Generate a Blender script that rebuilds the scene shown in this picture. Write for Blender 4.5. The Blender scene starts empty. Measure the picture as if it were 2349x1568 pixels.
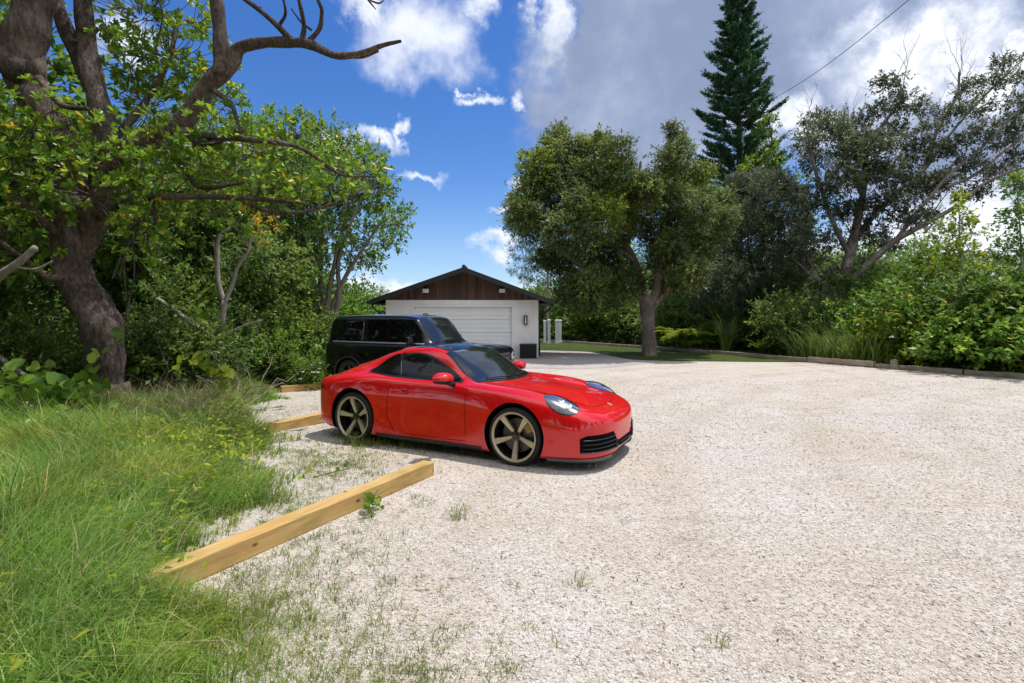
import bpy, math, random
import numpy as np
from mathutils import Vector, Matrix
from mathutils.bvhtree import BVHTree
random.seed(7)
RNG = np.random.default_rng(11)
SC = bpy.context.scene
COL = SC.collection
PI = math.pi

# ------------------------------------------------------------------ camera frame of reference
CAM_H = 1.6; FPX = 1150.0; CX = 1174.5; HZ = 730.0
def W(u, v, Y):
    """point at depth Y seen in direction (u, v)"""
    return np.array([(u-CX)/FPX*Y, Y, CAM_H + (HZ-v)/FPX*Y])
def gz(y):
    t = np.clip((np.asarray(y, float)-5.3)/6.2, 0, 1)
    return -0.15*(t*t*(3-2*t))
def G(x, y, dz=0.0): return (float(x), float(y), float(gz(y))+dz)

# ------------------------------------------------------------------ materials
def new_mat(name):
    m = bpy.data.materials.new(name); m.use_nodes = True
    nt = m.node_tree; nt.nodes.clear()
    out = nt.nodes.new('ShaderNodeOutputMaterial')
    return m, nt, out
def N(nt, typ, **kw):
    n = nt.nodes.new(typ)
    for k, v in kw.items():
        if k.startswith('i_'):
            n.inputs[k[2:].replace('_', ' ')].default_value = v
        else: setattr(n, k, v)
    return n
def ramp(nt, stops, interp='LINEAR'):
    r = nt.nodes.new('ShaderNodeValToRGB'); cr = r.color_ramp; cr.interpolation = interp
    while len(cr.elements) < len(stops): cr.elements.new(0.5)
    for e, (p, c) in zip(cr.elements, stops):
        e.position = p; e.color = (c[0], c[1], c[2], 1)
    return r
def pbr(name, col, rough=0.5, metal=0.0, coat=0.0, spec=0.5, noise=None, bump=None, sheen=0):
    """noise=(scale, amount)  bump=(scale, strength)"""
    m, nt, out = new_mat(name)
    b = N(nt, 'ShaderNodeBsdfPrincipled')
    b.inputs['Base Color'].default_value = (*col, 1)
    b.inputs['Roughness'].default_value = rough
    b.inputs['Metallic'].default_value = metal
    b.inputs['Coat Weight'].default_value = coat
    b.inputs['Coat Roughness'].default_value = 0.02
    b.inputs['Specular IOR Level'].default_value = spec
    nt.links.new(b.outputs[0], out.inputs[0])
    tc = N(nt, 'ShaderNodeTexCoord')
    if noise:
        n = N(nt, 'ShaderNodeTexNoise'); n.inputs['Scale'].default_value = noise[0]; n.inputs['Detail'].default_value = 8
        nt.links.new(tc.outputs['Object'], n.inputs['Vector'])
        a = noise[1]
        r = ramp(nt, [(0.3, [c*(1-a) for c in col]), (0.7, [min(1, c*(1+a)) for c in col])])
        nt.links.new(n.outputs['Fac'], r.inputs[0]); nt.links.new(r.outputs[0], b.inputs['Base Color'])
    if bump:
        n = N(nt, 'ShaderNodeTexNoise'); n.inputs['Scale'].default_value = bump[0]; n.inputs['Detail'].default_value = 8
        nt.links.new(tc.outputs['Object'], n.inputs['Vector'])
        bp = N(nt, 'ShaderNodeBump'); bp.inputs['Strength'].default_value = bump[1]; bp.inputs['Distance'].default_value = 0.02
        nt.links.new(n.outputs['Fac'], bp.inputs['Height']); nt.links.new(bp.outputs[0], b.inputs['Normal'])
    return m

def leaf_mat(name, stops, trans=0.35, rough=0.45, nscale=0.6, namt=0.35, spec=0.4, gain=1.0, tint=None):
    stops = [(p, [c*gain for c in col]) for p, col in stops]
    m, nt, out = new_mat(name); L = nt.links
    geo = N(nt, 'ShaderNodeNewGeometry')
    r = ramp(nt, stops); L.new(geo.outputs['Random Per Island'], r.inputs[0])
    tc = N(nt, 'ShaderNodeTexCoord')
    n = N(nt, 'ShaderNodeTexNoise'); n.inputs['Scale'].default_value = nscale; n.inputs['Detail'].default_value = 3
    L.new(tc.outputs['Object'], n.inputs['Vector'])
    mr = N(nt, 'ShaderNodeMapRange'); mr.inputs[1].default_value = 0.3; mr.inputs[2].default_value = 0.7
    mr.inputs[3].default_value = 1-namt; mr.inputs[4].default_value = 1+namt
    L.new(n.outputs['Fac'], mr.inputs[0]); colr = r.outputs[0]
    if tint:
        n5 = N(nt, 'ShaderNodeTexNoise'); n5.inputs['Scale'].default_value = tint[1]; n5.inputs['Detail'].default_value = 2; L.new(tc.outputs['Object'], n5.inputs['Vector'])
        r5 = ramp(nt, [(0.48, (0, 0, 0)), (0.62, (1, 1, 1))]); L.new(n5.outputs['Fac'], r5.inputs[0])
        x5 = N(nt, 'ShaderNodeMixRGB', blend_type='MULTIPLY'); x5.inputs[2].default_value = (*tint[0], 1); L.new(r5.outputs[0], x5.inputs[0]); L.new(colr, x5.inputs[1]); colr = x5.outputs[0]
    hs = N(nt, 'ShaderNodeHueSaturation'); L.new(mr.outputs[0], hs.inputs['Value']); L.new(colr, hs.inputs['Color'])
    b = N(nt, 'ShaderNodeBsdfPrincipled'); b.inputs['Roughness'].default_value = rough
    b.inputs['Specular IOR Level'].default_value = spec
    L.new(hs.outputs[0], b.inputs['Base Color'])
    t = N(nt, 'ShaderNodeBsdfTranslucent')
    hs2 = N(nt, 'ShaderNodeHueSaturation'); hs2.inputs['Hue'].default_value = 0.485; hs2.inputs['Value'].default_value = 1.5
    L.new(hs.outputs[0], hs2.inputs['Color']); L.new(hs2.outputs[0], t.inputs[0])
    mx = N(nt, 'ShaderNodeMixShader'); mx.inputs[0].default_value = trans
    L.new(b.outputs[0], mx.inputs[1]); L.new(t.outputs[0], mx.inputs[2]); L.new(mx.outputs[0], out.inputs[0])
    return m

def bark_mat(name, c1, c2, scale=6.0, strength=0.6):
    m, nt, out = new_mat(name); L = nt.links
    tc = N(nt, 'ShaderNodeTexCoord'); mp = N(nt, 'ShaderNodeMapping')
    mp.inputs['Scale'].default_value = (1, 1, 0.42); L.new(tc.outputs['Object'], mp.inputs[0])
    n = N(nt, 'ShaderNodeTexNoise'); n.inputs['Scale'].default_value = scale; n.inputs['Detail'].default_value = 12
    n.inputs['Roughness'].default_value = 0.7; L.new(mp.outputs[0], n.inputs[0])
    n2 = N(nt, 'ShaderNodeTexNoise'); n2.inputs['Scale'].default_value = 1.3; n2.inputs['Detail'].default_value = 4; L.new(tc.outputs['Object'], n2.inputs[0])
    r = ramp(nt, [(0.36, c1), (0.50, [(a+b)*.42 for a, b in zip(c1, c2)]), (0.62, c2)]); 
    ad = N(nt, 'ShaderNodeMath', operation='MULTIPLY_ADD'); ad.inputs[1].default_value = 0.55
    ml = N(nt, 'ShaderNodeMath', operation='MULTIPLY'); ml.inputs[1].default_value = 0.45
    L.new(n2.outputs['Fac'], ml.inputs[0]); L.new(n.outputs['Fac'], ad.inputs[0]); L.new(ml.outputs[0], ad.inputs[2]); L.new(ad.outputs[0], r.inputs[0])
    b = N(nt, 'ShaderNodeBsdfPrincipled'); b.inputs['Roughness'].default_value = 0.9; b.inputs['Specular IOR Level'].default_value = 0.2
    L.new(r.outputs[0], b.inputs['Base Color'])
    bp = N(nt, 'ShaderNodeBump'); bp.inputs['Strength'].default_value = strength; bp.inputs['Distance'].default_value = 0.08
    L.new(n.outputs['Fac'], bp.inputs['Height']); L.new(bp.outputs[0], b.inputs['Normal']); L.new(b.outputs[0], out.inputs[0])
    return m

M = {}
M['paint'] = pbr('red_paint', (0.66, 0.002, 0.004), 0.5, 0.0, 1.0, 0.10)
M['paint'].node_tree.nodes['Principled BSDF'].inputs['Coat IOR'].default_value = 1.65
M['black_paint'] = pbr('black_paint', (0.003, 0.003, 0.004), 0.3, 0.0, 0.8, 0.15)
M['glass'] = pbr('tinted_glass', (0.004, 0.0045, 0.005), 0.03, 0.0, 0.0, 0.32)
M['windshield'] = pbr('windshield_glass', (0.012, 0.016, 0.018), 0.03, 0.0, 0.5, 0.9)
M['trim'] = pbr('black_trim', (0.012, 0.012, 0.013), 0.42)
M['trim_grey'] = pbr('grey_trim', (0.10, 0.10, 0.105), 0.4)
M['dark'] = pbr('dark_cavity', (0.004, 0.004, 0.004), 0.9, spec=0.1)
M['rubber'] = pbr('tyre_rubber', (0.022, 0.021, 0.020), 0.75, spec=0.3, noise=(30, 0.3))
M['gold'] = pbr('champagne_alloy', (0.52, 0.45, 0.31), 0.35, 0.35)
M['gloss_black'] = pbr('gloss_black_alloy', (0.01, 0.01, 0.01), 0.15, 0.0, 0.8)
M['slat'] = pbr('intake_slat_plastic', (0.022, 0.022, 0.024), 0.35)
M['sky_glint'] = pbr('grey_sky_glint', (0.34, 0.35, 0.36), 0.35, 0.3)  # pale tone standing in for sky reflected along the body shoulder
M['steel'] = pbr('brake_steel', (0.09, 0.09, 0.09), 0.4, 0.8)
M['caliper'] = pbr('caliper_paint', (0.35, 0.26, 0.05), 0.4)
M['chrome'] = pbr('lamp_chrome', (0.55, 0.56, 0.58), 0.3, 0.6)
M['lamp_dark'] = pbr('lamp_housing', (0.10, 0.105, 0.115), 0.25, 0.0, 0.6, noise=(40, 0.6))
M['lamp_glass'] = None
M['amber'] = pbr('amber_lens', (0.35, 0.07, 0.01), 0.2, 0, 0.6)
M['tail'] = pbr('tail_lens', (0.08, 0.004, 0.004), 0.1, 0, 1.0)
M['white_wall'] = pbr('white_stucco', (0.82, 0.80, 0.78), 0.85, noise=(2.5, 0.05), bump=(60, 0.25))
M['white_metal'] = pbr('white_door_metal', (0.84, 0.85, 0.86), 0.45, noise=(1.0, 0.03))
M['white_plastic'] = pbr('white_vinyl', (0.80, 0.80, 0.80), 0.4)
M['fascia'] = pbr('dark_fascia', (0.02, 0.021, 0.024), 0.5)
M['black_metal'] = pbr('black_metal', (0.015, 0.015, 0.017), 0.45)
M['lens_white'] = pbr('white_lens', (0.82, 0.82, 0.80), 0.3)
M['petal'] = pbr('white_petal', (0.85, 0.85, 0.82), 0.6)

def mat_glasslens():
    m, nt, out = new_mat('clear_lens')
    g = N(nt, 'ShaderNodeBsdfGlossy'); g.inputs['Roughness'].default_value = 0.02
    t = N(nt, 'ShaderNodeBsdfTransparent'); f = N(nt, 'ShaderNodeFresnel'); f.inputs[0].default_value = 1.22
    mx = N(nt, 'ShaderNodeMixShader')
    nt.links.new(f.outputs[0], mx.inputs[0]); nt.links.new(t.outputs[0], mx.inputs[1]); nt.links.new(g.outputs[0], mx.inputs[2])
    nt.links.new(mx.outputs[0], out.inputs[0]); return m
M['lamp_glass'] = mat_glasslens()

def mat_wood(name, c1, c2, axis_scale=(1.2, 14, 14), bump=0.3, knots=True):
    m, nt, out = new_mat(name); L = nt.links
    tc = N(nt, 'ShaderNodeTexCoord'); mp = N(nt, 'ShaderNodeMapping'); mp.inputs['Scale'].default_value = axis_scale
    L.new(tc.outputs['Object'], mp.inputs[0])
    n = N(nt, 'ShaderNodeTexNoise'); n.inputs['Scale'].default_value = 1.6; n.inputs['Detail'].default_value = 9; n.inputs['Distortion'].default_value = 0.6
    L.new(mp.outputs[0], n.inputs[0])
    r = ramp(nt, [(0.25, c1), (0.5, [(a+b)/2 for a, b in zip(c1, c2)]), (0.75, c2)])
    L.new(n.outputs['Fac'], r.inputs[0])
    col = r.outputs[0]
    n3 = N(nt, 'ShaderNodeTexNoise'); n3.inputs['Scale'].default_value = 2.2; n3.inputs['Detail'].default_value = 3; L.new(tc.outputs['Object'], n3.inputs[0])
    r3 = ramp(nt, [(0.35, (0.66, 0.70, 0.62)), (0.5, (0.95, 0.95, 0.92)), (0.65, (1.05, 1, .95))]); L.new(n3.outputs['Fac'], r3.inputs[0])
    mm = N(nt, 'ShaderNodeMixRGB', blend_type='MULTIPLY'); mm.inputs[0].default_value = 0.8
    L.new(col, mm.inputs[1]); L.new(r3.outputs[0], mm.inputs[2]); col = mm.outputs[0]
    if knots:
        mp2 = N(nt, 'ShaderNodeMapping'); mp2.inputs['Scale'].default_value = (3.0, 6, 6); L.new(tc.outputs['Object'], mp2.inputs[0])
        v = N(nt, 'ShaderNodeTexVoronoi'); v.inputs['Scale'].default_value = 1.2; L.new(mp2.outputs[0], v.inputs[0])
        rk = ramp(nt, [(0.05, (0.25, 0.13, 0.06)), (0.11, (1, 1, 1))]); L.new(v.outputs['Distance'], rk.inputs[0])
        m2 = N(nt, 'ShaderNodeMixRGB', blend_type='MULTIPLY'); m2.inputs[0].default_value = 0.9
        L.new(col, m2.inputs[1]); L.new(rk.outputs[0], m2.inputs[2]); col = m2.outputs[0]
    b = N(nt, 'ShaderNodeBsdfPrincipled'); b.inputs['Roughness'].default_value = 0.8; b.inputs['Specular IOR Level'].default_value = 0.25
    L.new(col, b.inputs['Base Color'])
    bp = N(nt, 'ShaderNodeBump'); bp.inputs['Strength'].default_value = bump; bp.inputs['Distance'].default_value = 0.01
    L.new(n.outputs['Fac'], bp.inputs['Height']); L.new(bp.outputs[0], b.inputs['Normal']); L.new(b.outputs[0], out.inputs[0])
    return m
M['pine_wood'] = mat_wood('treated_pine', (0.44, 0.255, 0.080), (0.68, 0.47, 0.19))
M['edge_wood'] = mat_wood('edging_wood', (0.30, 0.22, 0.17), (0.52, 0.41, 0.33))
M['old_wood'] = mat_wood('weathered_log', (0.18, 0.15, 0.12), (0.40, 0.35, 0.29), (2, 8, 8), 0.6)

def mat_boards():
    m, nt, out = new_mat('brown_boards'); L = nt.links
    tc = N(nt, 'ShaderNodeTexCoord'); sp = N(nt, 'ShaderNodeSeparateXYZ'); L.new(tc.outputs['Object'], sp.inputs[0])
    mu = N(nt, 'ShaderNodeMath', operation='MULTIPLY'); mu.inputs[1].default_value = 7.0; L.new(sp.outputs[0], mu.inputs[0])
    fl = N(nt, 'ShaderNodeMath', operation='FLOOR'); L.new(mu.outputs[0], fl.inputs[0])
    fr = N(nt, 'ShaderNodeMath', operation='FRACT'); L.new(mu.outputs[0], fr.inputs[0])
    wn = N(nt, 'ShaderNodeTexWhiteNoise', noise_dimensions='1D'); L.new(fl.outputs[0], wn.inputs['W'])
    r = ramp(nt, [(0, (0.050, 0.025, 0.016)), (0.5, (0.080, 0.039, 0.025)), (1, (0.125, 0.065, 0.043))]); L.new(wn.outputs['Value'], r.inputs[0])
    g = ramp(nt, [(0, (0.15, 0.15, 0.15)), (0.06, (1, 1, 1)), (0.94, (1, 1, 1)), (1, (0.15, 0.15, 0.15))]); L.new(fr.outputs[0], g.inputs[0])
    mp = N(nt, 'ShaderNodeMapping'); mp.inputs['Scale'].default_value = (20, 20, 1.5); L.new(tc.outputs['Object'], mp.inputs[0])
    n = N(nt, 'ShaderNodeTexNoise'); n.inputs['Scale'].default_value = 1; n.inputs['Detail'].default_value = 6; L.new(mp.outputs[0], n.inputs[0])
    r2 = ramp(nt, [(0.3, (0.6, 0.6, 0.6)), (0.7, (1.25, 1.25, 1.25))]); L.new(n.outputs['Fac'], r2.inputs[0])
    a = N(nt, 'ShaderNodeMixRGB', blend_type='MULTIPLY'); a.inputs[0].default_value = 1; L.new(r.outputs[0], a.inputs[1]); L.new(g.outputs[0], a.inputs[2])
    c = N(nt, 'ShaderNodeMixRGB', blend_type='MULTIPLY'); c.inputs[0].default_value = 1; L.new(a.outputs[0], c.inputs[1]); L.new(r2.outputs[0], c.inputs[2])
    b = N(nt, 'ShaderNodeBsdfPrincipled'); b.inputs['Roughness'].default_value = 0.7; L.new(c.outputs[0], b.inputs['Base Color'])
    L.new(b.outputs[0], out.inputs[0]); return m
M['boards'] = mat_boards()

def mat_roof():
    m, nt, out = new_mat('dark_roofing'); L = nt.links
    tc = N(nt, 'ShaderNodeTexCoord')
    w = N(nt, 'ShaderNodeTexWave', wave_type='BANDS', bands_direction='X'); w.inputs['Scale'].default_value = 1.2; L.new(tc.outputs['Object'], w.inputs[0])
    b = N(nt, 'ShaderNodeBsdfPrincipled'); b.inputs['Roughness'].default_value = 0.5
    b.inputs['Base Color'].default_value = (0.035, 0.037, 0.042, 1)
    bp = N(nt, 'ShaderNodeBump'); bp.inputs['Strength'].default_value = 0.5; bp.inputs['Distance'].default_value = 0.03
    L.new(w.outputs['Fac'], bp.inputs['Height']); L.new(bp.outputs[0], b.inputs['Normal']); L.new(b.outputs[0], out.inputs[0]); return m
M['roofing'] = mat_roof()

def mat_gravel():
    m, nt, out = new_mat('white_gravel'); L = nt.links
    tc = N(nt, 'ShaderNodeTexCoord')
    def vor(scale, feat='F1'):
        v = N(nt, 'ShaderNodeTexVoronoi', feature=feat); v.inputs['Scale'].default_value = scale; L.new(tc.outputs['Object'], v.inputs[0]); return v
    v1 = vor(62); v2 = vor(120); e1 = vor(62, 'DISTANCE_TO_EDGE')
    sc = N(nt, 'ShaderNodeSeparateColor'); L.new(v1.outputs['Color'], sc.inputs[0])
    rs = ramp(nt, [(0.0, (0.33, 0.275, 0.225)), (0.06, (0.49, 0.43, 0.37)), (0.3, (0.61, 0.55, 0.49)), (0.65, (0.69, 0.635, 0.575)), (1, (0.77, 0.725, 0.68))]); L.new(sc.outputs[0], rs.inputs[0])
    re = ramp(nt, [(0.0, (0.62, 0.56, 0.50)), (0.08, (1, 1, 1))]); L.new(e1.outputs['Distance'], re.inputs[0])
    # large tint patches
    n1 = N(nt, 'ShaderNodeTexNoise'); n1.inputs['Scale'].default_value = 0.55; n1.inputs['Detail'].default_value = 5; n1.inputs['Roughness'].default_value = 0.6; L.new(tc.outputs['Object'], n1.inputs[0])
    rn = ramp(nt, [(0.33, (0.88, 0.83, 0.76)), (0.5, (0.94, 0.92, 0.89)), (0.66, (0.96, 0.96, 0.98))]); L.new(n1.outputs['Fac'], rn.inputs[0])
    # dirt streaks
    mp = N(nt, 'ShaderNodeMapping'); mp.inputs['Scale'].default_value = (0.7, 2.2, 1); mp.inputs['Rotation'].default_value = (0, 0, 0.15); L.new(tc.outputs['Object'], mp.inputs[0])
    n2 = N(nt, 'ShaderNodeTexNoise'); n2.inputs['Scale'].default_value = 2.2; n2.inputs['Detail'].default_value = 9; n2.inputs['Roughness'].default_value = 0.72; L.new(mp.outputs[0], n2.inputs[0])
    rd = ramp(nt, [(0.28, (0.50, 0.42, 0.33)), (0.40, (0.93, 0.91, 0.88)), (0.6, (1, 1, 1))]); L.new(n2.outputs['Fac'], rd.inputs[0])
    def mul(a, b, f=1.0):
        x = N(nt, 'ShaderNodeMixRGB', blend_type='MULTIPLY'); x.inputs[0].default_value = f; L.new(a, x.inputs[1]); L.new(b, x.inputs[2]); return x.outputs[0]
    mp3 = N(nt, 'ShaderNodeMapping'); mp3.inputs['Scale'].default_value = (1.6, 3.2, 1); L.new(tc.outputs['Object'], mp3.inputs[0])
    n6 = N(nt, 'ShaderNodeTexNoise'); n6.inputs['Scale'].default_value = 3.0; n6.inputs['Detail'].default_value = 5; n6.inputs['Roughness'].default_value = 0.6; L.new(mp3.outputs[0], n6.inputs[0])
    r6 = ramp(nt, [(0.30, (0.42, 0.36, 0.28)), (0.355, (1, 1, 1))]); L.new(n6.outputs['Fac'], r6.inputs[0])
    # worn wheel tracks sweeping towards the drive
    sx = N(nt, 'ShaderNodeTexWave', wave_type='RINGS', rings_direction='SPHERICAL'); sx.inputs['Scale'].default_value = 0.19; sx.inputs['Distortion'].default_value = 1.2; sx.inputs['Detail'].default_value = 3
    mp4 = N(nt, 'ShaderNodeMapping'); mp4.inputs['Location'].default_value = (-16, -1, 0); L.new(tc.outputs['Object'], mp4.inputs[0]); L.new(mp4.outputs[0], sx.inputs[0])
    r7 = ramp(nt, [(0.0, (0.945, 0.93, 0.91)), (0.35, (1, 1, 1))]); L.new(sx.outputs['Fac'], r7.inputs[0])
    c = mul(mul(mul(mul(mul(rs.outputs[0], re.outputs[0], 0.9), rn.outputs[0]), rd.outputs[0], 0.85), r6.outputs[0], 0.8), r7.outputs[0])
    b = N(nt, 'ShaderNodeBsdfPrincipled'); b.inputs['Roughness'].default_value = 0.9; b.inputs['Specular IOR Level'].default_value = 0.2
    L.new(c, b.inputs['Base Color'])
    h = N(nt, 'ShaderNodeMath', operation='ADD'); hm = N(nt, 'ShaderNodeMath', operation='MULTIPLY'); hm.inputs[1].default_value = 0.5
    L.new(v2.outputs['Distance'], hm.inputs[0]); L.new(v1.outputs['Distance'], h.inputs[0]); L.new(hm.outputs[0], h.inputs[1])
    bp = N(nt, 'ShaderNodeBump', invert=True); bp.inputs['Strength'].default_value = 0.55; bp.inputs['Distance'].default_value = 0.015
    L.new(h.outputs[0], bp.inputs['Height']); L.new(bp.outputs[0], b.inputs['Normal']); L.new(b.outputs[0], out.inputs[0]); return m
M['gravel'] = mat_gravel()

def mat_stone():
    m, nt, out = new_mat('loose_stone'); L = nt.links
    geo = N(nt, 'ShaderNodeNewGeometry')
    rs = ramp(nt, [(0.0, (0.24, 0.195, 0.15)), (0.04, (0.46, 0.40, 0.335)), (0.3, (0.62, 0.56, 0.495)), (0.6, (0.70, 0.645, 0.58)), (1, (0.78, 0.735, 0.685))])
    L.new(geo.outputs['Random Per Island'], rs.inputs[0])
    b = N(nt, 'ShaderNodeBsdfPrincipled'); b.inputs['Roughness'].default_value = 0.9; b.inputs['Specular IOR Level'].default_value = 0.2
    L.new(rs.outputs[0], b.inputs['Base Color']); L.new(b.outputs[0], out.inputs[0]); return m
M['stone'] = mat_stone()

def mat_ground(name, stops, s1=1.2, s2=30, bump=0.6, dist=0.05):
    m, nt, out = new_mat(name); L = nt.links
    tc = N(nt, 'ShaderNodeTexCoord')
    n = N(nt, 'ShaderNodeTexNoise'); n.inputs['Scale'].default_value = s1; n.inputs['Detail'].default_value = 10; n.inputs['Roughness'].default_value = 0.75; L.new(tc.outputs['Object'], n.inputs[0])
    n2 = N(nt, 'ShaderNodeTexNoise'); n2.inputs['Scale'].default_value = s2; n2.inputs['Detail'].default_value = 6; L.new(tc.outputs['Object'], n2.inputs[0])
    r = ramp(nt, stops); L.new(n.outputs['Fac'], r.inputs[0])
    r2 = ramp(nt, [(0.3, (0.65, 0.65, 0.65)), (0.7, (1.2, 1.2, 1.2))]); L.new(n2.outputs['Fac'], r2.inputs[0])
    x = N(nt, 'ShaderNodeMixRGB', blend_type='MULTIPLY'); x.inputs[0].default_value = 1; L.new(r.outputs[0], x.inputs[1]); L.new(r2.outputs[0], x.inputs[2])
    b = N(nt, 'ShaderNodeBsdfPrincipled'); b.inputs['Roughness'].default_value = 0.95; b.inputs['Specular IOR Level'].default_value = 0.15
    L.new(x.outputs[0], b.inputs['Base Color'])
    bp = N(nt, 'ShaderNodeBump'); bp.inputs['Strength'].default_value = bump; bp.inputs['Distance'].default_value = dist
    L.new(n2.outputs['Fac'], bp.inputs['Height']); L.new(bp.outputs[0], b.inputs['Normal']); L.new(b.outputs[0], out.inputs[0]); return m
M['soil'] = mat_ground('forest_floor', [(0.3, (0.035, 0.032, 0.018)), (0.5, (0.06, 0.065, 0.025)), (0.7, (0.10, 0.09, 0.05))])
M['lawn'] = mat_ground('lawn_grass', [(0.3, (0.040, 0.070, 0.012)), (0.5, (0.065, 0.095, 0.018)), (0.7, (0.10, 0.11, 0.03))], 1.5, 60)
M['concrete'] = mat_ground('pale_concrete', [(0.3, (0.38, 0.335, 0.305)), (0.5, (0.45, 0.40, 0.37)), (0.7, (0.53, 0.485, 0.45))], 0.5, 90, 0.15, 0.01)

M['bark_big'] = bark_mat('mangrove_bark', (0.028, 0.018, 0.014), (0.31, 0.235, 0.185), 20, 1.0)
M['bark_pale'] = bark_mat('pale_bark', (0.20, 0.165, 0.13), (0.52, 0.46, 0.39), 10, 0.6)
M['bark_grey'] = bark_mat('grey_bark', (0.11, 0.09, 0.075), (0.34, 0.29, 0.25), 12, 0.9)
M['bark_dark'] = bark_mat('dark_bark', (0.04, 0.03, 0.024), (0.12, 0.10, 0.08), 7, 0.8)
g = lambda *a: a
M['lf_near'] = leaf_mat('glossy_bright_leaf', [(0, (0.055, 0.12, 0.010)), (0.5, (0.11, 0.21, 0.015)), (0.9, (0.20, 0.31, 0.03)), (0.972, (0.28, 0.36, 0.05)), (0.988, (0.60, 0.38, 0.02)), (1, (0.62, 0.36, 0.02))], 0.45, 0.35, 0.9, 0.25, 0.5, 1.3)
M['lf_mid'] = leaf_mat('mid_green_leaf', [(0, (0.035, 0.085, 0.012)), (0.5, (0.065, 0.135, 0.018)), (0.97, (0.12, 0.19, 0.03)), (0.992, (0.30, 0.24, 0.03)), (1, (0.36, 0.25, 0.03))], 0.42, 0.45, 0.7, 0.35, gain=1.85, tint=((1.35, 1.1, .8), .3))
M['lf_dark'] = leaf_mat('dark_green_leaf', [(0, (0.022, 0.045, 0.010)), (0.6, (0.045, 0.080, 0.016)), (1, (0.085, 0.12, 0.03))], 0.42, 0.5, 0.7, 0.35, gain=3.0, tint=((1.5, 1.12, .9), .35))
M['lf_oak'] = leaf_mat('olive_oak_leaf', [(0, (0.028, 0.050, 0.014)), (0.5, (0.062, 0.083, 0.027)), (0.9, (0.11, 0.135, 0.04)), (1, (0.16, 0.19, 0.05))], 0.38, 0.55, 0.9, 0.40, gain=1.65, tint=((1.7, 1.7, .9), .30))
M['lf_olive'] = leaf_mat('grey_olive_leaf', [(0, (0.030, 0.042, 0.020)), (0.6, (0.055, 0.070, 0.032)), (1, (0.10, 0.115, 0.06))], 0.35, 0.55, 0.6, 0.3, gain=1.9)
M['lf_pine'] = leaf_mat('pine_needle', [(0, (0.010, 0.040, 0.015)), (0.6, (0.022, 0.070, 0.022)), (1, (0.05, 0.105, 0.03))], 0.2, 0.55, 0.6, 0.3, gain=1.7)
M['lf_yellow'] = leaf_mat('yellow_green_leaf', [(0, (0.10, 0.17, 0.015)), (0.5, (0.19, 0.27, 0.02)), (0.9, (0.30, 0.36, 0.03)), (1, (0.50, 0.42, 0.03))], 0.45, 0.45, 0.8, 0.3, gain=1.15)
M['lf_orange'] = leaf_mat('yellow_turned_leaf', [(0, (0.35, 0.28, 0.03)), (1, (0.60, 0.40, 0.03))], 0.4, 0.5)
M['grass'] = leaf_mat('long_grass', [(0, (0.062, 0.135, 0.018)), (0.5, (0.125, 0.220, 0.034)), (0.88, (0.20, 0.29, 0.06)), (0.95, (0.34, 0.33, 0.15)), (1, (0.45, 0.38, 0.22))], 0.4, 0.5, 2.2, 0.38, 0.3, 1.45, tint=((1.28, 1.02, .85), .9))
M['weed'] = leaf_mat('weed_leaf', [(0, (0.10, 0.18, 0.025)), (0.6, (0.21, 0.28, 0.05)), (1, (0.40, 0.36, 0.14))], 0.3, 0.5, 1.5, 0.3)
M['drygrass'] = leaf_mat('dry_grass', [(0, (0.20, 0.15, 0.08)), (0.6, (0.34, 0.27, 0.15)), (1, (0.48, 0.40, 0.24))], 0.3, 0.6, 1.2, 0.3)
M['reed'] = leaf_mat('reed_blade', [(0, (0.08, 0.16, 0.025)), (0.6, (0.16, 0.26, 0.05)), (1, (0.28, 0.34, 0.10))], 0.35, 0.5, 0.8, 0.3)
M['dead_leaf'] = leaf_mat('fallen_leaf', [(0, (0.12, 0.03, 0.015)), (0.6, (0.20, 0.08, 0.03)), (1, (0.30, 0.17, 0.07))], 0.1, 0.7)

# ------------------------------------------------------------------ mesh helpers
def link(o, parent=None):
    COL.objects.link(o)
    if parent is not None: o.parent = parent
    return o
def mesh_obj(name, V, F, mat, parent=None, smooth=False, mats=None, fmat=None):
    me = bpy.data.meshes.new(name)
    V = np.asarray(V, np.float32)
    if isinstance(F, np.ndarray):
        k = F.shape[1]; nf = len(F)
        me.vertices.add(len(V)); me.vertices.foreach_set('co', V.ravel())
        me.loops.add(nf*k); me.loops.foreach_set('vertex_index', F.astype(np.int32).ravel())
        me.polygons.add(nf); me.polygons.foreach_set('loop_start', np.arange(0, nf*k, k, dtype=np.int32))
        me.update(calc_edges=True)
    else:
        me.from_pydata([tuple(map(float, v)) for v in V], [], [tuple(map(int, f)) for f in F]); me.update()
    for m_ in (mats or [mat]): me.materials.append(m_)
    if fmat is not None: me.polygons.foreach_set('material_index', np.asarray(fmat, np.int32))
    if smooth: me.polygons.foreach_set('use_smooth', np.ones(len(me.polygons), bool))
    return link(bpy.data.objects.new(name, me), parent)
def tag(o, label=None, cat=None, group=None, kind=None):
    if label: o['label'] = label
    if cat: o['category'] = cat
    if group: o['group'] = group
    if kind: o['kind'] = kind
    return o
def empty(name, loc=(0, 0, 0), rz=0.0, label=None, cat=None, group=None, scale=1.0):
    o = bpy.data.objects.new(name, None); COL.objects.link(o); o.empty_display_size = 0.2
    o.location = loc; o.rotation_euler = (0, 0, rz); o.scale = (scale,)*3
    return tag(o, label, cat, group)
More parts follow.
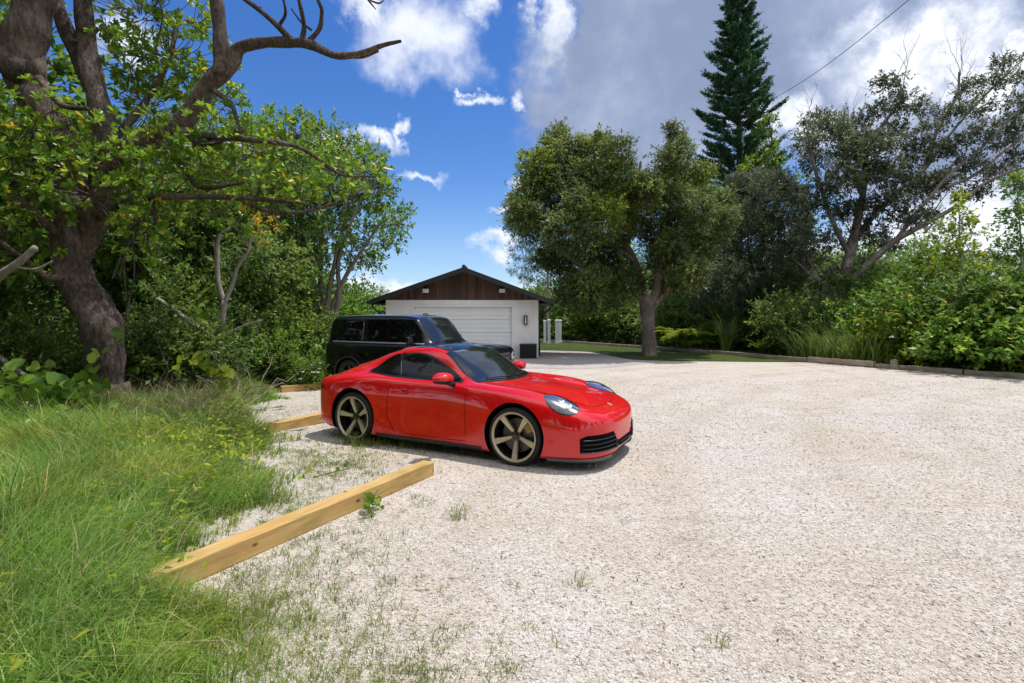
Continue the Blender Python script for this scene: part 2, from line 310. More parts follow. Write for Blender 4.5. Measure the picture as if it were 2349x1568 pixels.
def copy_tree(o, loc=None, rz=None, scale=None, label=None, parent=None, group=None):
    c = o.copy(); COL.objects.link(c)
    if parent is not None: c.parent = parent
    if loc is not None: c.location = loc
    if rz is not None: c.rotation_euler = (0, 0, rz)
    if scale is not None: c.scale = scale if hasattr(scale, '__len__') else (scale,)*3
    if label: c['label'] = label
    if group: c['group'] = group
    for ch in list(o.children): copy_tree(ch, parent=c)
    return c

class MB:
    """collects shapes into one mesh"""
    def __init__(s): s.v = []; s.f = []; s.n = 0
    def add(s, V, F):
        V = np.asarray(V, float); s.v.append(V)
        s.f += [tuple(int(i)+s.n for i in f) for f in F]; s.n += len(V); return s
    def box(s, c, size, rot=0.0, bev=0.0):
        x, y, z = [d/2 for d in size]
        if bev <= 0:
            P = np.array([[i*x, j*y, k*z] for i in (-1, 1) for j in (-1, 1) for k in (-1, 1)])
            F = [(0, 1, 3, 2), (4, 6, 7, 5), (0, 4, 5, 1), (2, 3, 7, 6), (0, 2, 6, 4), (1, 5, 7, 3)]
        else:
            P, F = bevel_box(x, y, z, bev)
        ca, sa = math.cos(rot), math.sin(rot)
        P = np.stack([P[:, 0]*ca-P[:, 1]*sa, P[:, 0]*sa+P[:, 1]*ca, P[:, 2]], 1)+np.array(c)
        return s.add(P, F)
    def tube(s, path, rad, seg=8, cap=True, noise=0, rng=None):
        V, F = tube_geo(path, rad, seg, cap, noise, rng); return s.add(V, F)
    def lathe_y(s, prof, seg=48, c=(0, 0, 0), closed=False):
        """prof: (r, y) revolved about the y axis"""
        n = len(prof); V = []
        for i in range(seg):
            a = 2*PI*i/seg
            for r, y in prof: V.append((c[0]+r*math.cos(a), c[1]+y, c[2]+r*math.sin(a)))
        F = []
        for i in range(seg):
            j = (i+1) % seg
            for k in range(n-1 if not closed else n):
                k2 = (k+1) % n
                F.append((i*n+k, i*n+k2, j*n+k2, j*n+k))
        return s.add(V, F)
    def obj(s, name, mat, parent=None, smooth=False, angle=None):
        o = mesh_obj(name, np.concatenate(s.v), s.f, mat, parent, smooth or angle is not None)
        if angle is not None: o.data.set_sharp_from_angle(angle=math.radians(angle))
        return o
def bevel_box(x, y, z, b):
    V = []; idx = {}
    for i in (-1, 1):
        for j in (-1, 1):
            for k in (-1, 1):
                idx[(i, j, k, 0)] = len(V); V.append((i*x, j*(y-b), k*(z-b)))
                idx[(i, j, k, 1)] = len(V); V.append((i*(x-b), j*y, k*(z-b)))
                idx[(i, j, k, 2)] = len(V); V.append((i*(x-b), j*(y-b), k*z))
    F = []
    for s in (-1, 1):
        F.append([idx[(s, -1, -1, 0)], idx[(s, 1, -1, 0)], idx[(s, 1, 1, 0)], idx[(s, -1, 1, 0)]])
        F.append([idx[(-1, s, -1, 1)], idx[(1, s, -1, 1)], idx[(1, s, 1, 1)], idx[(-1, s, 1, 1)]])
        F.append([idx[(-1, -1, s, 2)], idx[(1, -1, s, 2)], idx[(1, 1, s, 2)], idx[(-1, 1, s, 2)]])
    for a in (-1, 1):
        for c in (-1, 1):
            F.append([idx[(a, c, -1, 0)], idx[(a, c, 1, 0)], idx[(a, c, 1, 1)], idx[(a, c, -1, 1)]])
            F.append([idx[(a, -1, c, 0)], idx[(a, 1, c, 0)], idx[(a, 1, c, 2)], idx[(a, -1, c, 2)]])
            F.append([idx[(-1, a, c, 1)], idx[(1, a, c, 1)], idx[(1, a, c, 2)], idx[(-1, a, c, 2)]])
            for e in (-1, 1): F.append([idx[(a, c, e, 0)], idx[(a, c, e, 1)], idx[(a, c, e, 2)]])
    return np.array(V, float), F
def catmull(P, per=6):
    P = np.asarray(P, float)
    if len(P) < 3: return np.stack([P[0]+(P[-1]-P[0])*t for t in np.linspace(0, 1, per+1)])
    Q = np.vstack([2*P[0]-P[1], P, 2*P[-1]-P[-2]]); out = []
    for i in range(1, len(Q)-2):
        for t in np.linspace(0, 1, per, endpoint=False):
            a, b, c, d = Q[i-1:i+3]
            out.append(0.5*((2*b)+(-a+c)*t+(2*a-5*b+4*c-d)*t*t+(-a+3*b-3*c+d)*t**3))
    out.append(P[-1]); return np.array(out)
def tube_geo(path, rad, seg=8, cap=True, noise=0, rng=None):
    P = np.asarray(path, float); n = len(P)
    R = np.asarray(rad, float) if hasattr(rad, '__len__') else np.full(n, rad)
    if len(R) != n: R = np.interp(np.linspace(0, 1, n), np.linspace(0, 1, len(R)), R)
    T = np.gradient(P, axis=0); T /= np.linalg.norm(T, axis=1)[:, None]+1e-9
    up = np.array([0.13, 0.27, 1.0]) if abs(T[0][2]) < 0.9 else np.array([1.0, 0.2, 0])
    V = np.zeros((n, seg, 3)); a = np.linspace(0, 2*PI, seg, endpoint=False)
    u = np.cross(T[0], up); u /= np.linalg.norm(u)
    for i in range(n):
        u = u-T[i]*np.dot(u, T[i]); u /= np.linalg.norm(u)+1e-9
        w = np.cross(T[i], u)
        rr = R[i]*np.ones(seg)
        if noise: rr = rr*(1+noise*(rng or RNG).normal(size=seg))
        V[i] = P[i]+rr[:, None]*(np.cos(a)[:, None]*u+np.sin(a)[:, None]*w)
    V = V.reshape(-1, 3); F = []
    for i in range(n-1):
        for j in range(seg):
            k = (j+1) % seg; F.append((i*seg+j, i*seg+k, (i+1)*seg+k, (i+1)*seg+j))
    if cap:
        F.append(tuple(range(seg-1, -1, -1))); F.append(tuple(range((n-1)*seg, n*seg)))
    return V, F
# ------------------------------------------------------------------ lofted car bodies
def resample_sections(xs, YZ, xq, nj=9):
    """xs: key stations, YZ (n,12,2) key points -> grid (len(xq), m, 3)"""
    xs = np.array(xs, float); YZ = np.array(YZ, float)
    if xs[0] > xs[-1]: xs = xs[::-1]; YZ = YZ[::-1]
    n = len(xs); h = np.diff(xs); d = np.diff(YZ, axis=0)/h[:, None, None]
    m = np.zeros_like(YZ)
    for i in range(1, n-1):
        same = d[i-1]*d[i] > 0
        w1 = 2*h[i]+h[i-1]; w2 = h[i]+2*h[i-1]
        with np.errstate(divide='ignore', invalid='ignore'):
            hm = (w1+w2)/(w1/d[i-1]+w2/d[i])
        m[i] = np.where(same, hm, 0)
    m[0] = d[0]; m[-1] = d[-1]
    out = []
    for x in xq:
        i = min(max(np.searchsorted(xs, x)-1, 0), n-2); t = (x-xs[i])/h[i]
        a = YZ[i]*(2*t**3-3*t*t+1)+m[i]*h[i]*(t**3-2*t*t+t)+YZ[i+1]*(-2*t**3+3*t*t)+m[i+1]*h[i]*(t**3-t*t)
        # section spline
        q = a.copy(); first = q[1].copy(); first[0] *= -1; last = q[-2].copy(); last[0] *= -1
        Q = np.vstack([first, q, last]); row = []
        for k in range(1, len(Q)-2):
            p0, p1, p2, p3 = Q[k-1:k+3]
            t0 = 0; t1 = t0+max(np.linalg.norm(p1-p0), 1e-4)**0.5; t2 = t1+max(np.linalg.norm(p2-p1), 1e-4)**0.5; t3 = t2+max(np.linalg.norm(p3-p2), 1e-4)**0.5
            for s in np.linspace(t1, t2, nj, endpoint=False):
                A1 = (t1-s)/(t1-t0)*p0+(s-t0)/(t1-t0)*p1; A2 = (t2-s)/(t2-t1)*p1+(s-t1)/(t2-t1)*p2; A3 = (t3-s)/(t3-t2)*p2+(s-t2)/(t3-t2)*p3
                B1 = (t2-s)/(t2-t0)*A1+(s-t0)/(t2-t0)*A2; B2 = (t3-s)/(t3-t1)*A2+(s-t1)/(t3-t1)*A3
                row.append((t2-s)/(t2-t1)*B1+(s-t1)/(t2-t1)*B2)
        row.append(q[-1]); row = np.array(row); row[0][0] = 0; row[-1][0] = 0
        out.append(np.column_stack([np.full(len(row), x), row]))
    return np.array(out)
def loft_body(name, xs, YZ, xq, mats, parent, arches, nj=9, scale=1.0):
    g_ = resample_sections(xs, YZ, xq, nj); n, m, _ = g_.shape
    full = np.concatenate([g_, g_[:, -2:0:-1]*np.array([1, -1, 1])], axis=1); mm = full.shape[1]
    V = full.reshape(-1, 3); F = []
    for i in range(n-1):
        for j in range(mm):
            k = (j+1) % mm; F.append((i*mm+j, (i+1)*mm+j, (i+1)*mm+k, i*mm+k))
    # caps as fans to the mid line
    for i, rev in ((0, False), (n-1, True)):
        for j in range(m-1):
            a, b = i*mm+j, i*mm+j+1
            c, d = i*mm+((mm-j) % mm), i*mm+((mm-j-1) % mm)
            q = [a, b, d, c]
            q = [x for t, x in enumerate(q) if x not in q[:t]]
            if len(q) >= 3: F.append(tuple(q if not rev else q[::-1]))
    o = mesh_obj(name, V, F, mats[0], None)
    cutters = []
    for (ax, az, r, y0) in arches:
        for s in (-1, 1):
            mb = MB(); mb.lathe_y([(0.0, s*y0), (r, s*y0), (r, s*1.3), (0.0, s*1.3)], 96, (ax, 0, az))
            c = mb.obj('cutter', mats[1]); cutters.append(c)
    import bmesh
    for c in cutters:
        bm = bmesh.new(); bm.from_mesh(c.data); bmesh.ops.remove_doubles(bm, verts=bm.verts, dist=1e-5); bmesh.ops.recalc_face_normals(bm, faces=bm.faces); bm.to_mesh(c.data); bm.free()
        md = o.modifiers.new('b', 'BOOLEAN'); md.operation = 'DIFFERENCE'; md.object = c; md.solver = 'FAST'
    bm = bmesh.new(); bm.from_mesh(o.data); bmesh.ops.remove_doubles(bm, verts=bm.verts, dist=1e-5); bmesh.ops.recalc_face_normals(bm, faces=bm.faces); bm.to_mesh(o.data); bm.free()
    dg = bpy.context.evaluated_depsgraph_get(); dg.update()
    me = bpy.data.meshes.new_from_object(o.evaluated_get(dg)); me.name = name
    old = o.data; o.modifiers.clear(); o.data = me
    me.materials.clear(); me.materials.append(mats[0]); me.materials.append(mats[1])
    for p in me.polygons:
        c = p.center; p.use_smooth = True; p.material_index = 0
        for (ax, az, r, y0) in arches:
            d = math.hypot(c.x-ax, c.z-az); nr = (c.x-ax)*p.normal.x+(c.z-az)*p.normal.z
            if (d < r+0.004 and abs(c.y) < y0+0.01) or (abs(d-r) < 0.006 and nr < -0.5*d and abs(c.y) > y0-0.01): p.material_index = 1
        if p.normal.z < -0.85 and c.z < 0.2*max(scale, 0.01)+0.25: p.material_index = 1
    me.set_sharp_from_angle(angle=math.radians(32))
    for c in cutters: bpy.data.objects.remove(c)
    if parent is not None: o.parent = parent
    bvh = BVHTree.FromPolygons([v.co for v in me.vertices], [tuple(p.vertices) for p in me.polygons])
    return o, bvh
def cast(bvh, o, d, off):
    o = Vector(o); d = Vector(d).normalized(); h = bvh.ray_cast(o, d)
    if h[0] is None: return None
    nrm = h[1]
    if nrm.dot(d) > 0: nrm = -nrm
    return h[0]+nrm*off
def patch_side(bvh, x0, x1, lo, hi, off, nx=28, nz=8, side=-1, slant=(0, 0)):
    """ruled patch on a flank between curves lo(x), hi(x)"""
    V = []; 
    for i in range(nx+1):
        x = x0+(x1-x0)*i/nx; a, b = lo(x), hi(x)
        for j in range(nz+1):
            z = a+(b-a)*j/nz; xx = x+(slant[0]+(slant[1]-slant[0])*i/nx)*j/nz; p = cast(bvh, (xx, side*2.5, z), (0, -side, 0), off)
            V.append(p if p else (V[-1] if V else Vector((x, side*0.8, z))))
    F = [(i*(nz+1)+j, (i+1)*(nz+1)+j, (i+1)*(nz+1)+j+1, i*(nz+1)+j+1) for i in range(nx) for j in range(nz)]
    return np.array([tuple(v) for v in V]), F
def patch_fn(bvh, fn, nu, nv, off):
    """fn(s,t)->(origin, dir)"""
    V = []
    for i in range(nu+1):
        for j in range(nv+1):
            o, d = fn(i/nu, j/nv); p = cast(bvh, o, d, off); V.append(p if p else (V[-1] if V else Vector(o)))
    F = [(i*(nv+1)+j, (i+1)*(nv+1)+j, (i+1)*(nv+1)+j+1, i*(nv+1)+j+1) for i in range(nu) for j in range(nv)]
    return np.array([tuple(v) for v in V]), F
def curve(pts):
    xs = [p[0] for p in pts]; zs = [p[1] for p in pts]
    if xs[0] > xs[-1]: xs, zs = xs[::-1], zs[::-1]
    C = catmull(np.array(list(zip(xs, zs))), 10)
    return lambda x: float(np.interp(x, C[:, 0], C[:, 1]))
def line_on(bvh, pts, side, r, off=0.0, seg=5):
    """seam following a flank; pts (x,z)"""
    P = []
    for (xa, za), (xb, zb) in zip(pts[:-1], pts[1:]):
        n = max(2, int(math.hypot(xb-xa, zb-za)/0.05))
        for k in range(n): 
            t = k/n; p = cast(bvh, (xa+(xb-xa)*t, side*2.5, za+(zb-za)*t), (0, -side, 0), off)
            if p: P.append(tuple(p))
    return tube_geo(P, r, seg)
def disc_patch(bvh, cen, du, dv, ru, rv, dirv, off, bulge=0.0, nr=8, na=40):
    V = []; F = []
    cen = Vector(cen); du = Vector(du).normalized(); dv = Vector(dv).normalized(); dirv = Vector(dirv).normalized()
    for i in range(nr+1):
        r = i/nr
        for k in range(na):
            a = 2*PI*k/na; p0 = cen+du*(ru*r*math.cos(a))+dv*(rv*r*math.sin(a))-dirv*1.0
            p = cast(bvh, p0, dirv, off+bulge*(1-r*r)); V.append(tuple(p) if p else tuple(p0+dirv))
    for i in range(nr):
        for k in range(na):
            l = (k+1) % na; F.append((i*na+k, (i+1)*na+k, (i+1)*na+l, i*na+l))
    return np.array(V), F

def make_wheel(R, rim_r, width, spokes=5, matspoke='gold', rimmat='gold', parent=None, name='wheel', fancy=True, hubw=0.05, phase=-PI/2):
    """wheel with its outer face towards -y, hub at origin"""
    w = bpy.data.objects.new(name, None); COL.objects.link(w); w.parent = parent; w.empty_display_size = 0.1
    hw = width/2
    tp = [(rim_r-0.012, -hw*0.86), (rim_r+0.004, -hw*0.97), (rim_r+0.02, -hw*1.02), ((rim_r+R)/2, -hw*1.06), (R-0.035, -hw*1.0), (R-0.012, -hw*0.90), (R-0.002, -hw*0.72),
          (R, -hw*0.4), (R, 0), (R, hw*0.4), (R-0.002, hw*0.72), (R-0.012, hw*0.9), (R-0.04, hw), (rim_r, hw*0.9), (rim_r-0.012, hw*0.8)]
    mb = MB(); mb.lathe_y(tp, 72)
    t = mb.obj('tyre', M['rubber'], w, angle=50)
    mb = MB()                                                  # barrel + lip
    mb.lathe_y([(rim_r+0.006, -hw*0.90), (rim_r+0.004, -hw*1.0), (rim_r-0.010, -hw*1.0), (rim_r-0.017, -hw*0.93), (rim_r-0.022, -hw*0.85)], 72)
    lip = mb.obj('rim_lip', M[rimmat], w, angle=40)
    mb = MB(); mb.lathe_y([(rim_r-0.022, -hw*0.85), (rim_r-0.035, -hw*0.3), (rim_r-0.03, hw*0.8), (0.05, hw*0.8)], 60)
    mb.obj('barrel', M['gloss_black'], w, smooth=True)
    if fancy:
        mb = MB(); mb.lathe_y([(0.07, 0.0), (rim_r*0.70, 0.0), (rim_r*0.70, 0.03), (0.07, 0.03)], 48); mb.obj('brake_disc', M['steel'], w, angle=30)
        mb = MB(); V = []; F = []
        for i in range(9):
            a = 0.30+i*0.07
            for r in (rim_r*0.50, rim_r*0.80):
                for y in (-0.035, 0.03): V.append((r*math.cos(a), y, r*math.sin(a)))
        for i in range(8):
            b = i*4; F += [(b, b+4, b+6, b+2), (b+1, b+3, b+7, b+5), (b+2, b+6, b+7, b+3), (b, b+1, b+5, b+4)]
        F += [(0, 2, 3, 1), (32, 33, 35, 34)]
        mb.add(V, F).obj('brake_caliper', M['caliper'], w)
    ym = -hw*0.72
    for s in range(spokes):
        a = phase+2*PI*s/spokes
        ca, sa = math.cos(a), math.sin(a)
        rows = []
        for t_ in np.linspace(0, 1, 8):
            r = 0.055+(rim_r-0.02-0.055)*t_
            wd = (0.017+0.021*t_) if fancy else 0.028
            yy = ym-0.006+0.035*(1-t_)**1.5*1.2-0.010*t_
            rows.append((r, wd*rim_r/0.27, yy))
        V = []; F = []
        for (r, wd, yy) in rows:
            for (q, dy) in ((-wd, 0.016), (-wd*0.82, 0.0), (wd*0.82, 0.0), (wd, 0.016), (wd*0.7, 0.045), (-wd*0.7, 0.045)):
                V.append((r*ca-q*sa, yy+dy, r*sa+q*ca))
        k = 6
        for i in range(len(rows)-1):
            for j in range(k):
                l = (j+1) % k; F.append((i*k+j, i*k+l, (i+1)*k+l, (i+1)*k+j))
        F += [tuple(range(k-1, -1, -1)), tuple(range((len(rows)-1)*k, len(rows)*k))]
        MB().add(V, F).obj('spoke', M[matspoke], w, angle=35)
    mb = MB(); mb.lathe_y([(0.0, ym-0.012+0.03), (0.030, ym-0.012+0.03), (0.036, ym+0.03), (0.062, ym+0.035), (0.07, ym+0.09), (0.0, ym+0.09)], 40)
    mb.obj('hub', M['gloss_black'], w, angle=30)
    if fancy:
        mb = MB()
        for k in range(5):
            a = phase+2*PI*(k+0.5)/5; c = (0.046*math.cos(a), 0, 0.046*math.sin(a))
            mb.lathe_y([(0, ym+0.018), (0.007, ym+0.018), (0.007, ym+0.05)], 8, c)
        mb.lathe_y([(0, ym+0.0165), (0.017, ym+0.0165), (0.017, ym+0.02)], 20)
        mb.obj('wheel_nuts', M['steel'], w)
    return w

# ------------------------------------------------------------------ red coupe
def build_coupe():
    th = math.atan2(-0.472, 0.882)
    root = empty('sports_car', (0.419, 6.149, 0.0), th, 'glossy red two-door coupe with gold five-spoke wheels parked on the gravel', 'car')
    root.rotation_euler = (0, -.0098, th); root.scale = (.96, .96, .96)
    S = [
     (1.02, [0,.06,.12,.16,.19,.2,.2,.2,.19,.16,.08,0], [.465,.465,.46,.455,.445,.425,.40,.33,.26,.22,.21,.21]),
     (1.0, [0,.12,.22,.30,.35,.375,.38,.38,.37,.33,.17,0], [.505,.505,.50,.492,.48,.455,.41,.33,.22,.17,.16,.16]),
     (.955, [0,.18,.34,.44,.51,.545,.555,.555,.55,.5,.25,0], [.55,.55,.545,.537,.52,.49,.43,.33,.20,.14,.13,.13]),
     (.855, [0,.22,.42,.55,.64,.695,.715,.72,.715,.67,.34,0], [.60,.598,.593,.587,.57,.53,.46,.34,.2,.13,.12,.12]),
     (.68, [0,.25,.46,.61,.715,.785,.815,.825,.82,.78,.4,0], [.66,.656,.65,.648,.632,.58,.48,.35,.2,.13,.12,.12]),
     (.40, [0,.26,.46,.60,.735,.83,.875,.885,.88,.85,.4,0], [.742,.732,.722,.738,.738,.68,.56,.38,.2,.13,.12,.12]),
     (0, [0,.27,.46,.60,.73,.845,.90,.91,.90,.87,.4,0], [.800,.790,.778,.802,.814,.765,.62,.42,.2,.13,.12,.12]),
     (-.35, [0,.28,.48,.62,.73,.83,.885,.90,.89,.87,.4,0], [.832,.828,.820,.828,.838,.80,.65,.42,.2,.13,.12,.12]),
     (-.6, [0,.32,.58,.665,.735,.82,.868,.880,.885,.875,.4,0], [.930,.915,.872,.857,.850,.81,.66,.42,.2,.14,.12,.12]),
     (-.85, [0,.33,.575,.66,.735,.815,.856,.868,.885,.88,.4,0], [1.072,1.06,1.01,.918,.855,.818,.67,.42,.2,.14,.12,.12]),
     (-1.12, [0,.33,.55,.645,.73,.81,.850,.861,.888,.885,.4,0], [1.200,1.192,1.158,.992,.862,.825,.68,.43,.2,.14,.12,.12]),
     (-1.4, [0,.33,.53,.635,.73,.81,.853,.864,.89,.89,.4,0], [1.250,1.243,1.214,1.03,.872,.83,.68,.43,.2,.14,.12,.12]),
     (-1.8, [0,.33,.525,.63,.735,.82,.87,.882,.9,.895,.4,0], [1.240,1.231,1.194,1.03,.888,.845,.69,.44,.2,.14,.12,.12]),
     (-2.1, [0,.33,.52,.63,.75,.85,.895,.908,.912,.90,.4,0], [1.190,1.178,1.130,1.00,.90,.855,.70,.45,.21,.15,.13,.13]),
     (-2.45, [0,.34,.53,.66,.79,.885,.925,.932,.92,.90,.4,0], [1.085,1.072,1.02,.945,.892,.83,.69,.45,.22,.16,.14,.14]),
     (-2.8, [0,.35,.55,.69,.80,.875,.91,.915,.905,.88,.4,0], [.975,.965,.93,.89,.855,.79,.66,.45,.24,.18,.16,.16]),
     (-3.05, [0,.36,.56,.68,.78,.83,.855,.86,.85,.82,.4,0], [.868,.864,.852,.835,.805,.74,.64,.45,.27,.20,.18,.18]),
     (-3.24, [0,.33,.51,.62,.70,.735,.748,.75,.74,.71,.4,0], [.812,.812,.808,.80,.785,.72,.62,.45,.29,.23,.20,.20]),
     (-3.32, [0,.28,.43,.52,.59,.61,.62,.59,.58,.55,.3,0], [.77,.77,.765,.75,.725,.68,.60,.45,.32,.26,.24,.24]),
     (-3.35, [0,.2,.28,.33,.36,.38,.39,.39,.38,.35,.2,0], [.73,.73,.725,.72,.70,.66,.58,.45,.35,.30,.28,.28]),
    ]
    lf_ = lambda z: z+.065*max(0, z-.3)
    xs = [s[0] for s in S]; YZ = [np.column_stack([s[1], [lf_(z) for z in s[2]]]) for s in S]
    xq = np.concatenate([np.linspace(-3.35, -3.2, 18), np.linspace(-3.17, 0.60, 106), np.linspace(0.62, 1.02, 32)])
    fr = (0, .34, .375, .60); rr = (-2.45, .358, .39, .60)
    body, bvh = loft_body('body', xs, YZ, xq, [M['paint'], M['dark']], root, [fr, rr], 9)
    # windshield, roof, rear window
    def top_fn(xb, xt, yb, yt, bow_b, bow_t):
        def fn(s, t):
            yy = (2*s-1); y = yy*(yb+(yt-yb)*t)
            a = xb-bow_b*abs(yy)**2.3; b = xt-bow_t*abs(yy)**2.5
            return (a+(b-a)*t, y, 3.0), (0, 0, -1)
        return fn
    V, F = patch_fn(bvh, top_fn(-.40, -1.10, .67, .545, .20, .04), 40, 22, 0.006); mesh_obj('windshield', V, F, M['windshield'], root, True)
    V, F = patch_fn(bvh, top_fn(-.385, -1.115, .69, .555, .20, .04), 40, 22, 0.003); mesh_obj('windshield_seal', V, F, M['trim'], root, True)
    V, F = patch_fn(bvh, top_fn(-1.118, -1.78, .50, .46, .035, -.02), 30, 18, 0.0065); mesh_obj('roof_panel', V, F, M['glass'], root, True)
    V, F = patch_fn(bvh, top_fn(-1.98, -2.78, .47, .40, -.04, .06), 24, 16, 0.006); mesh_obj('rear_window', V, F, M['glass'], root, True)
    L2 = lambda P_: [(a_, lf_(b_)) for a_, b_ in P_]
    hi = curve(L2([(-.80, .868), (-.92, .935), (-1.08, 1.02), (-1.25, 1.09), (-1.42, 1.14), (-1.6, 1.155), (-1.8, 1.143), (-2.0, 1.095), (-2.13, 1.035), (-2.22, .98), (-2.28, .935)]))
    lo = curve(L2([(-.80, .857), (-1.2, .863), (-1.8, .880), (-2.1, .905), (-2.28, .922)]))
    for s in (-1, 1):
        V, F = patch_side(bvh, -.775, -2.30, lambda x: lo(x)-.012, lambda x: hi(x)+.012, 0.003, 60, 10, s); mesh_obj('window_seal', V, F, M['trim'], root, True)
        V, F = patch_side(bvh, -.82, -1.73, lo, hi, 0.007, 40, 10, s, slant=(0, -.12)); mesh_obj('door_window', V, F, M['glass'], root, True)
        V, F = patch_side(bvh, -1.77, -2.26, lo, hi, 0.007, 26, 10, s, slant=(-.12, 0)); mesh_obj('quarter_window', V, F, M['glass'], root, True)
        mb = MB(); mb.add(*line_on(bvh, [(-1.747, .92), (-1.865, 1.155)], s, .007, .004)); mb.obj('window_pillar', M['steel'], root, True)
        mb = MB(); mb.add(*line_on(bvh, [(-.66, .885), (-.66, .50), (-.64, .22)], s, .0035)); mb.add(*line_on(bvh, [(-.64, .215), (-1.72, .215)], s, .0035))
        mb.add(*line_on(bvh, [(-1.72, .215), (-1.86, .42), (-1.86, .62), (-1.80, .91)], s, .0035)); mb.obj('door_seam', M['dark'], root, True)
        # sill
        V, F = patch_side(bvh, -.42, -2.03, lambda x: .135, lambda x: .178+.012*(-x-.42)/1.6, 0.008, 40, 3, s); mesh_obj('sill_strip', V, F, M['trim'], root, True)
        # door handle
        mb = MB(); mb.add(*line_on(bvh, [(-1.56, .765), (-1.72, .772)], s, .008, .002)); mb.obj('door_handle', M['paint'], root, True)
        mb = MB(); mb.add(*line_on(bvh, [(-1.57, .752), (-1.71, .759)], s, .004, .0015)); mb.obj('handle_recess', M['dark'], root, True)
        # mirror
        m_ = bpy.data.objects.new('side_mirror', None); COL.objects.link(m_); m_.parent = root
        Vm = []; Fm = []; nu, nv = 14, 20
        for i in range(nu+1):
            a = PI*i/nu
            for k in range(nv):
                b = 2*PI*k/nv; 
                x = .10*np.sign(math.cos(b)*math.sin(a))*abs(math.cos(b)*math.sin(a))**0.8
                zz = math.sin(b)*math.sin(a); z = .072*np.sign(zz)*abs(zz)**0.85
                y = .135*math.cos(a); tp = 1.0-.22*max(0, math.cos(a))
                x -= .02*math.cos(a)
                if x < -.04: x = -.04-(abs(x)-.04)*.35
                Vm.append((x*1.25*tp, s*y, z*tp))
        for i in range(nu):
            for k in range(nv):
                l = (k+1) % nv; Fm.append((i*nv+k, (i+1)*nv+k, (i+1)*nv+l, i*nv+l))
        Vm = np.array(Vm)+np.array([-.90, s*1.0, .955])
        fm = [1 if np.mean([Vm[q][2] for q in f]) < .940 else 0 for f in Fm]
        mesh_obj('mirror_housing', Vm, Fm, None, m_, True, [M['paint'], M['trim']], fm)
        MB().tube([(-.86, s*.80, .865), (-.88, s*.86, .88), (-.90, s*.93, .905)], [.036, .028, .03], 10).obj('mirror_stalk', M['trim'], m_, True)
        # headlamp
        cen = (.49, s*.675, .69); du = Vector((-.70, s*.06, .55)).normalized(); dirv = Vector((-.42, -s*.50, -.66)).normalized()
        dv = dirv.cross(du).normalized(); du = dv.cross(dirv).normalized()
        h_ = bpy.data.objects.new('headlight', None); COL.objects.link(h_); h_.parent = root
        V, F = disc_patch(bvh, cen, du, dv, .216, .160, dirv, .003); mesh_obj('lamp_gasket', V, F, M['trim'], h_, True)
        V, F = disc_patch(bvh, cen, du, dv, .205, .149, dirv, .006); mesh_obj('lamp_housing', V, F, M['lamp_dark'], h_, True)
        V, F = disc_patch(bvh, cen, du, dv, .205, .149, dirv, .008, .030); mesh_obj('lamp_cover', V, F, M['lamp_glass'], h_, True)
        for (a, b) in ((-.10, .03), (-.10, -.035), (.0, .035), (.0, -.035)):
            c2 = Vector(cen)+du*a+dv*b; V, F = disc_patch(bvh, c2, du, dv, .030, .026, dirv, .009, .008, 5, 20); mesh_obj('projector_lens', V, F, M['chrome'], h_, True)
        V, F = disc_patch(bvh, Vector(cen)+du*(-.04), du, dv, .085, .055, dirv, .0075, .0, 5, 30); mesh_obj('reflector', V, F, M['chrome'], h_, True)
        # indicator slit
        V, F = patch_side(bvh, .40, .60, lambda x: .515-.03*(x-.40)/.2, lambda x: .530-.03*(x-.40)/.2, .004, 12, 2, s); mesh_obj('side_marker', V, F, M['amber'], root, True)
        V, F = patch_side(bvh, -3.10, -3.27, lambda x: .695, lambda x: .75, .005, 10, 4, s); mesh_obj('tail_light', V, F, M['tail'], root, True)
    # bonnet seams
    P = []
    for t in np.linspace(0, 1, 26):
        x = .76-t*1.08; y = .40+.20*min(1, t*2.2)**.7; P.append((x, y))
    for s in (-1, 1):
        Q = [cast(bvh, (x, s*y, 3), (0, 0, -1), 0) for x, y in P]; MB().tube([tuple(q) for q in Q if q], .0028, 5).obj('bonnet_seam', M['dark'], root, True)
    Q = [cast(bvh, (.76+.05*(1-(y/.4)**2), y, 3), (0, 0, -1), 0) for y in np.linspace(-.4, .4, 16)]; MB().tube([tuple(q) for q in Q if q], .0028, 5).obj('bonnet_seam', M['dark'], root, True)
    # badge on bonnet
    V, F = disc_patch(bvh, (.84, 0, .64), (0, 1, 0), (1, 0, 0), .025, .032, (0, 0, -1), .003, .004, 4, 16); mesh_obj('badge', V, F, M['gold'], root, True)
    # nose openings (cast radially towards the nose)
    def nose(phi, z, off):
        o = (0.15+2*math.cos(phi), 2*math.sin(phi), z); return cast(bvh, o, (-math.cos(phi), -math.sin(phi), 0), off)
    def nose_patch(p0, p1, lo_, hi_, off, n=30, k=6):
        V = []
        for i in range(n+1):
            ph = p0+(p1-p0)*i/n
            for j in range(k+1): V.append(tuple(nose(ph, lo_(ph)+(hi_(ph)-lo_(ph))*j/k, off)))
        F = [(i*(k+1)+j, (i+1)*(k+1)+j, (i+1)*(k+1)+j+1, i*(k+1)+j+1) for i in range(n) for j in range(k)]
        return np.array(V), F
    gi = bpy.data.objects.new('front_intake', None); COL.objects.link(gi); gi.parent = root
    PH = .92
    def ghi(ph):
        a = abs(ph)
        if a < .32: return .275
        if a < .42: return .275+(a-.32)/.10*.12
        if a < PH-.08: return .395
        return .395-(a-(PH-.08))/.08*.03
    def glo(ph): return .205+.012*abs(ph)
    V, F = nose_patch(-PH, PH, glo, ghi, .004, 70, 6); mesh_obj('intake_opening', V, F, M['dark'], gi, True)
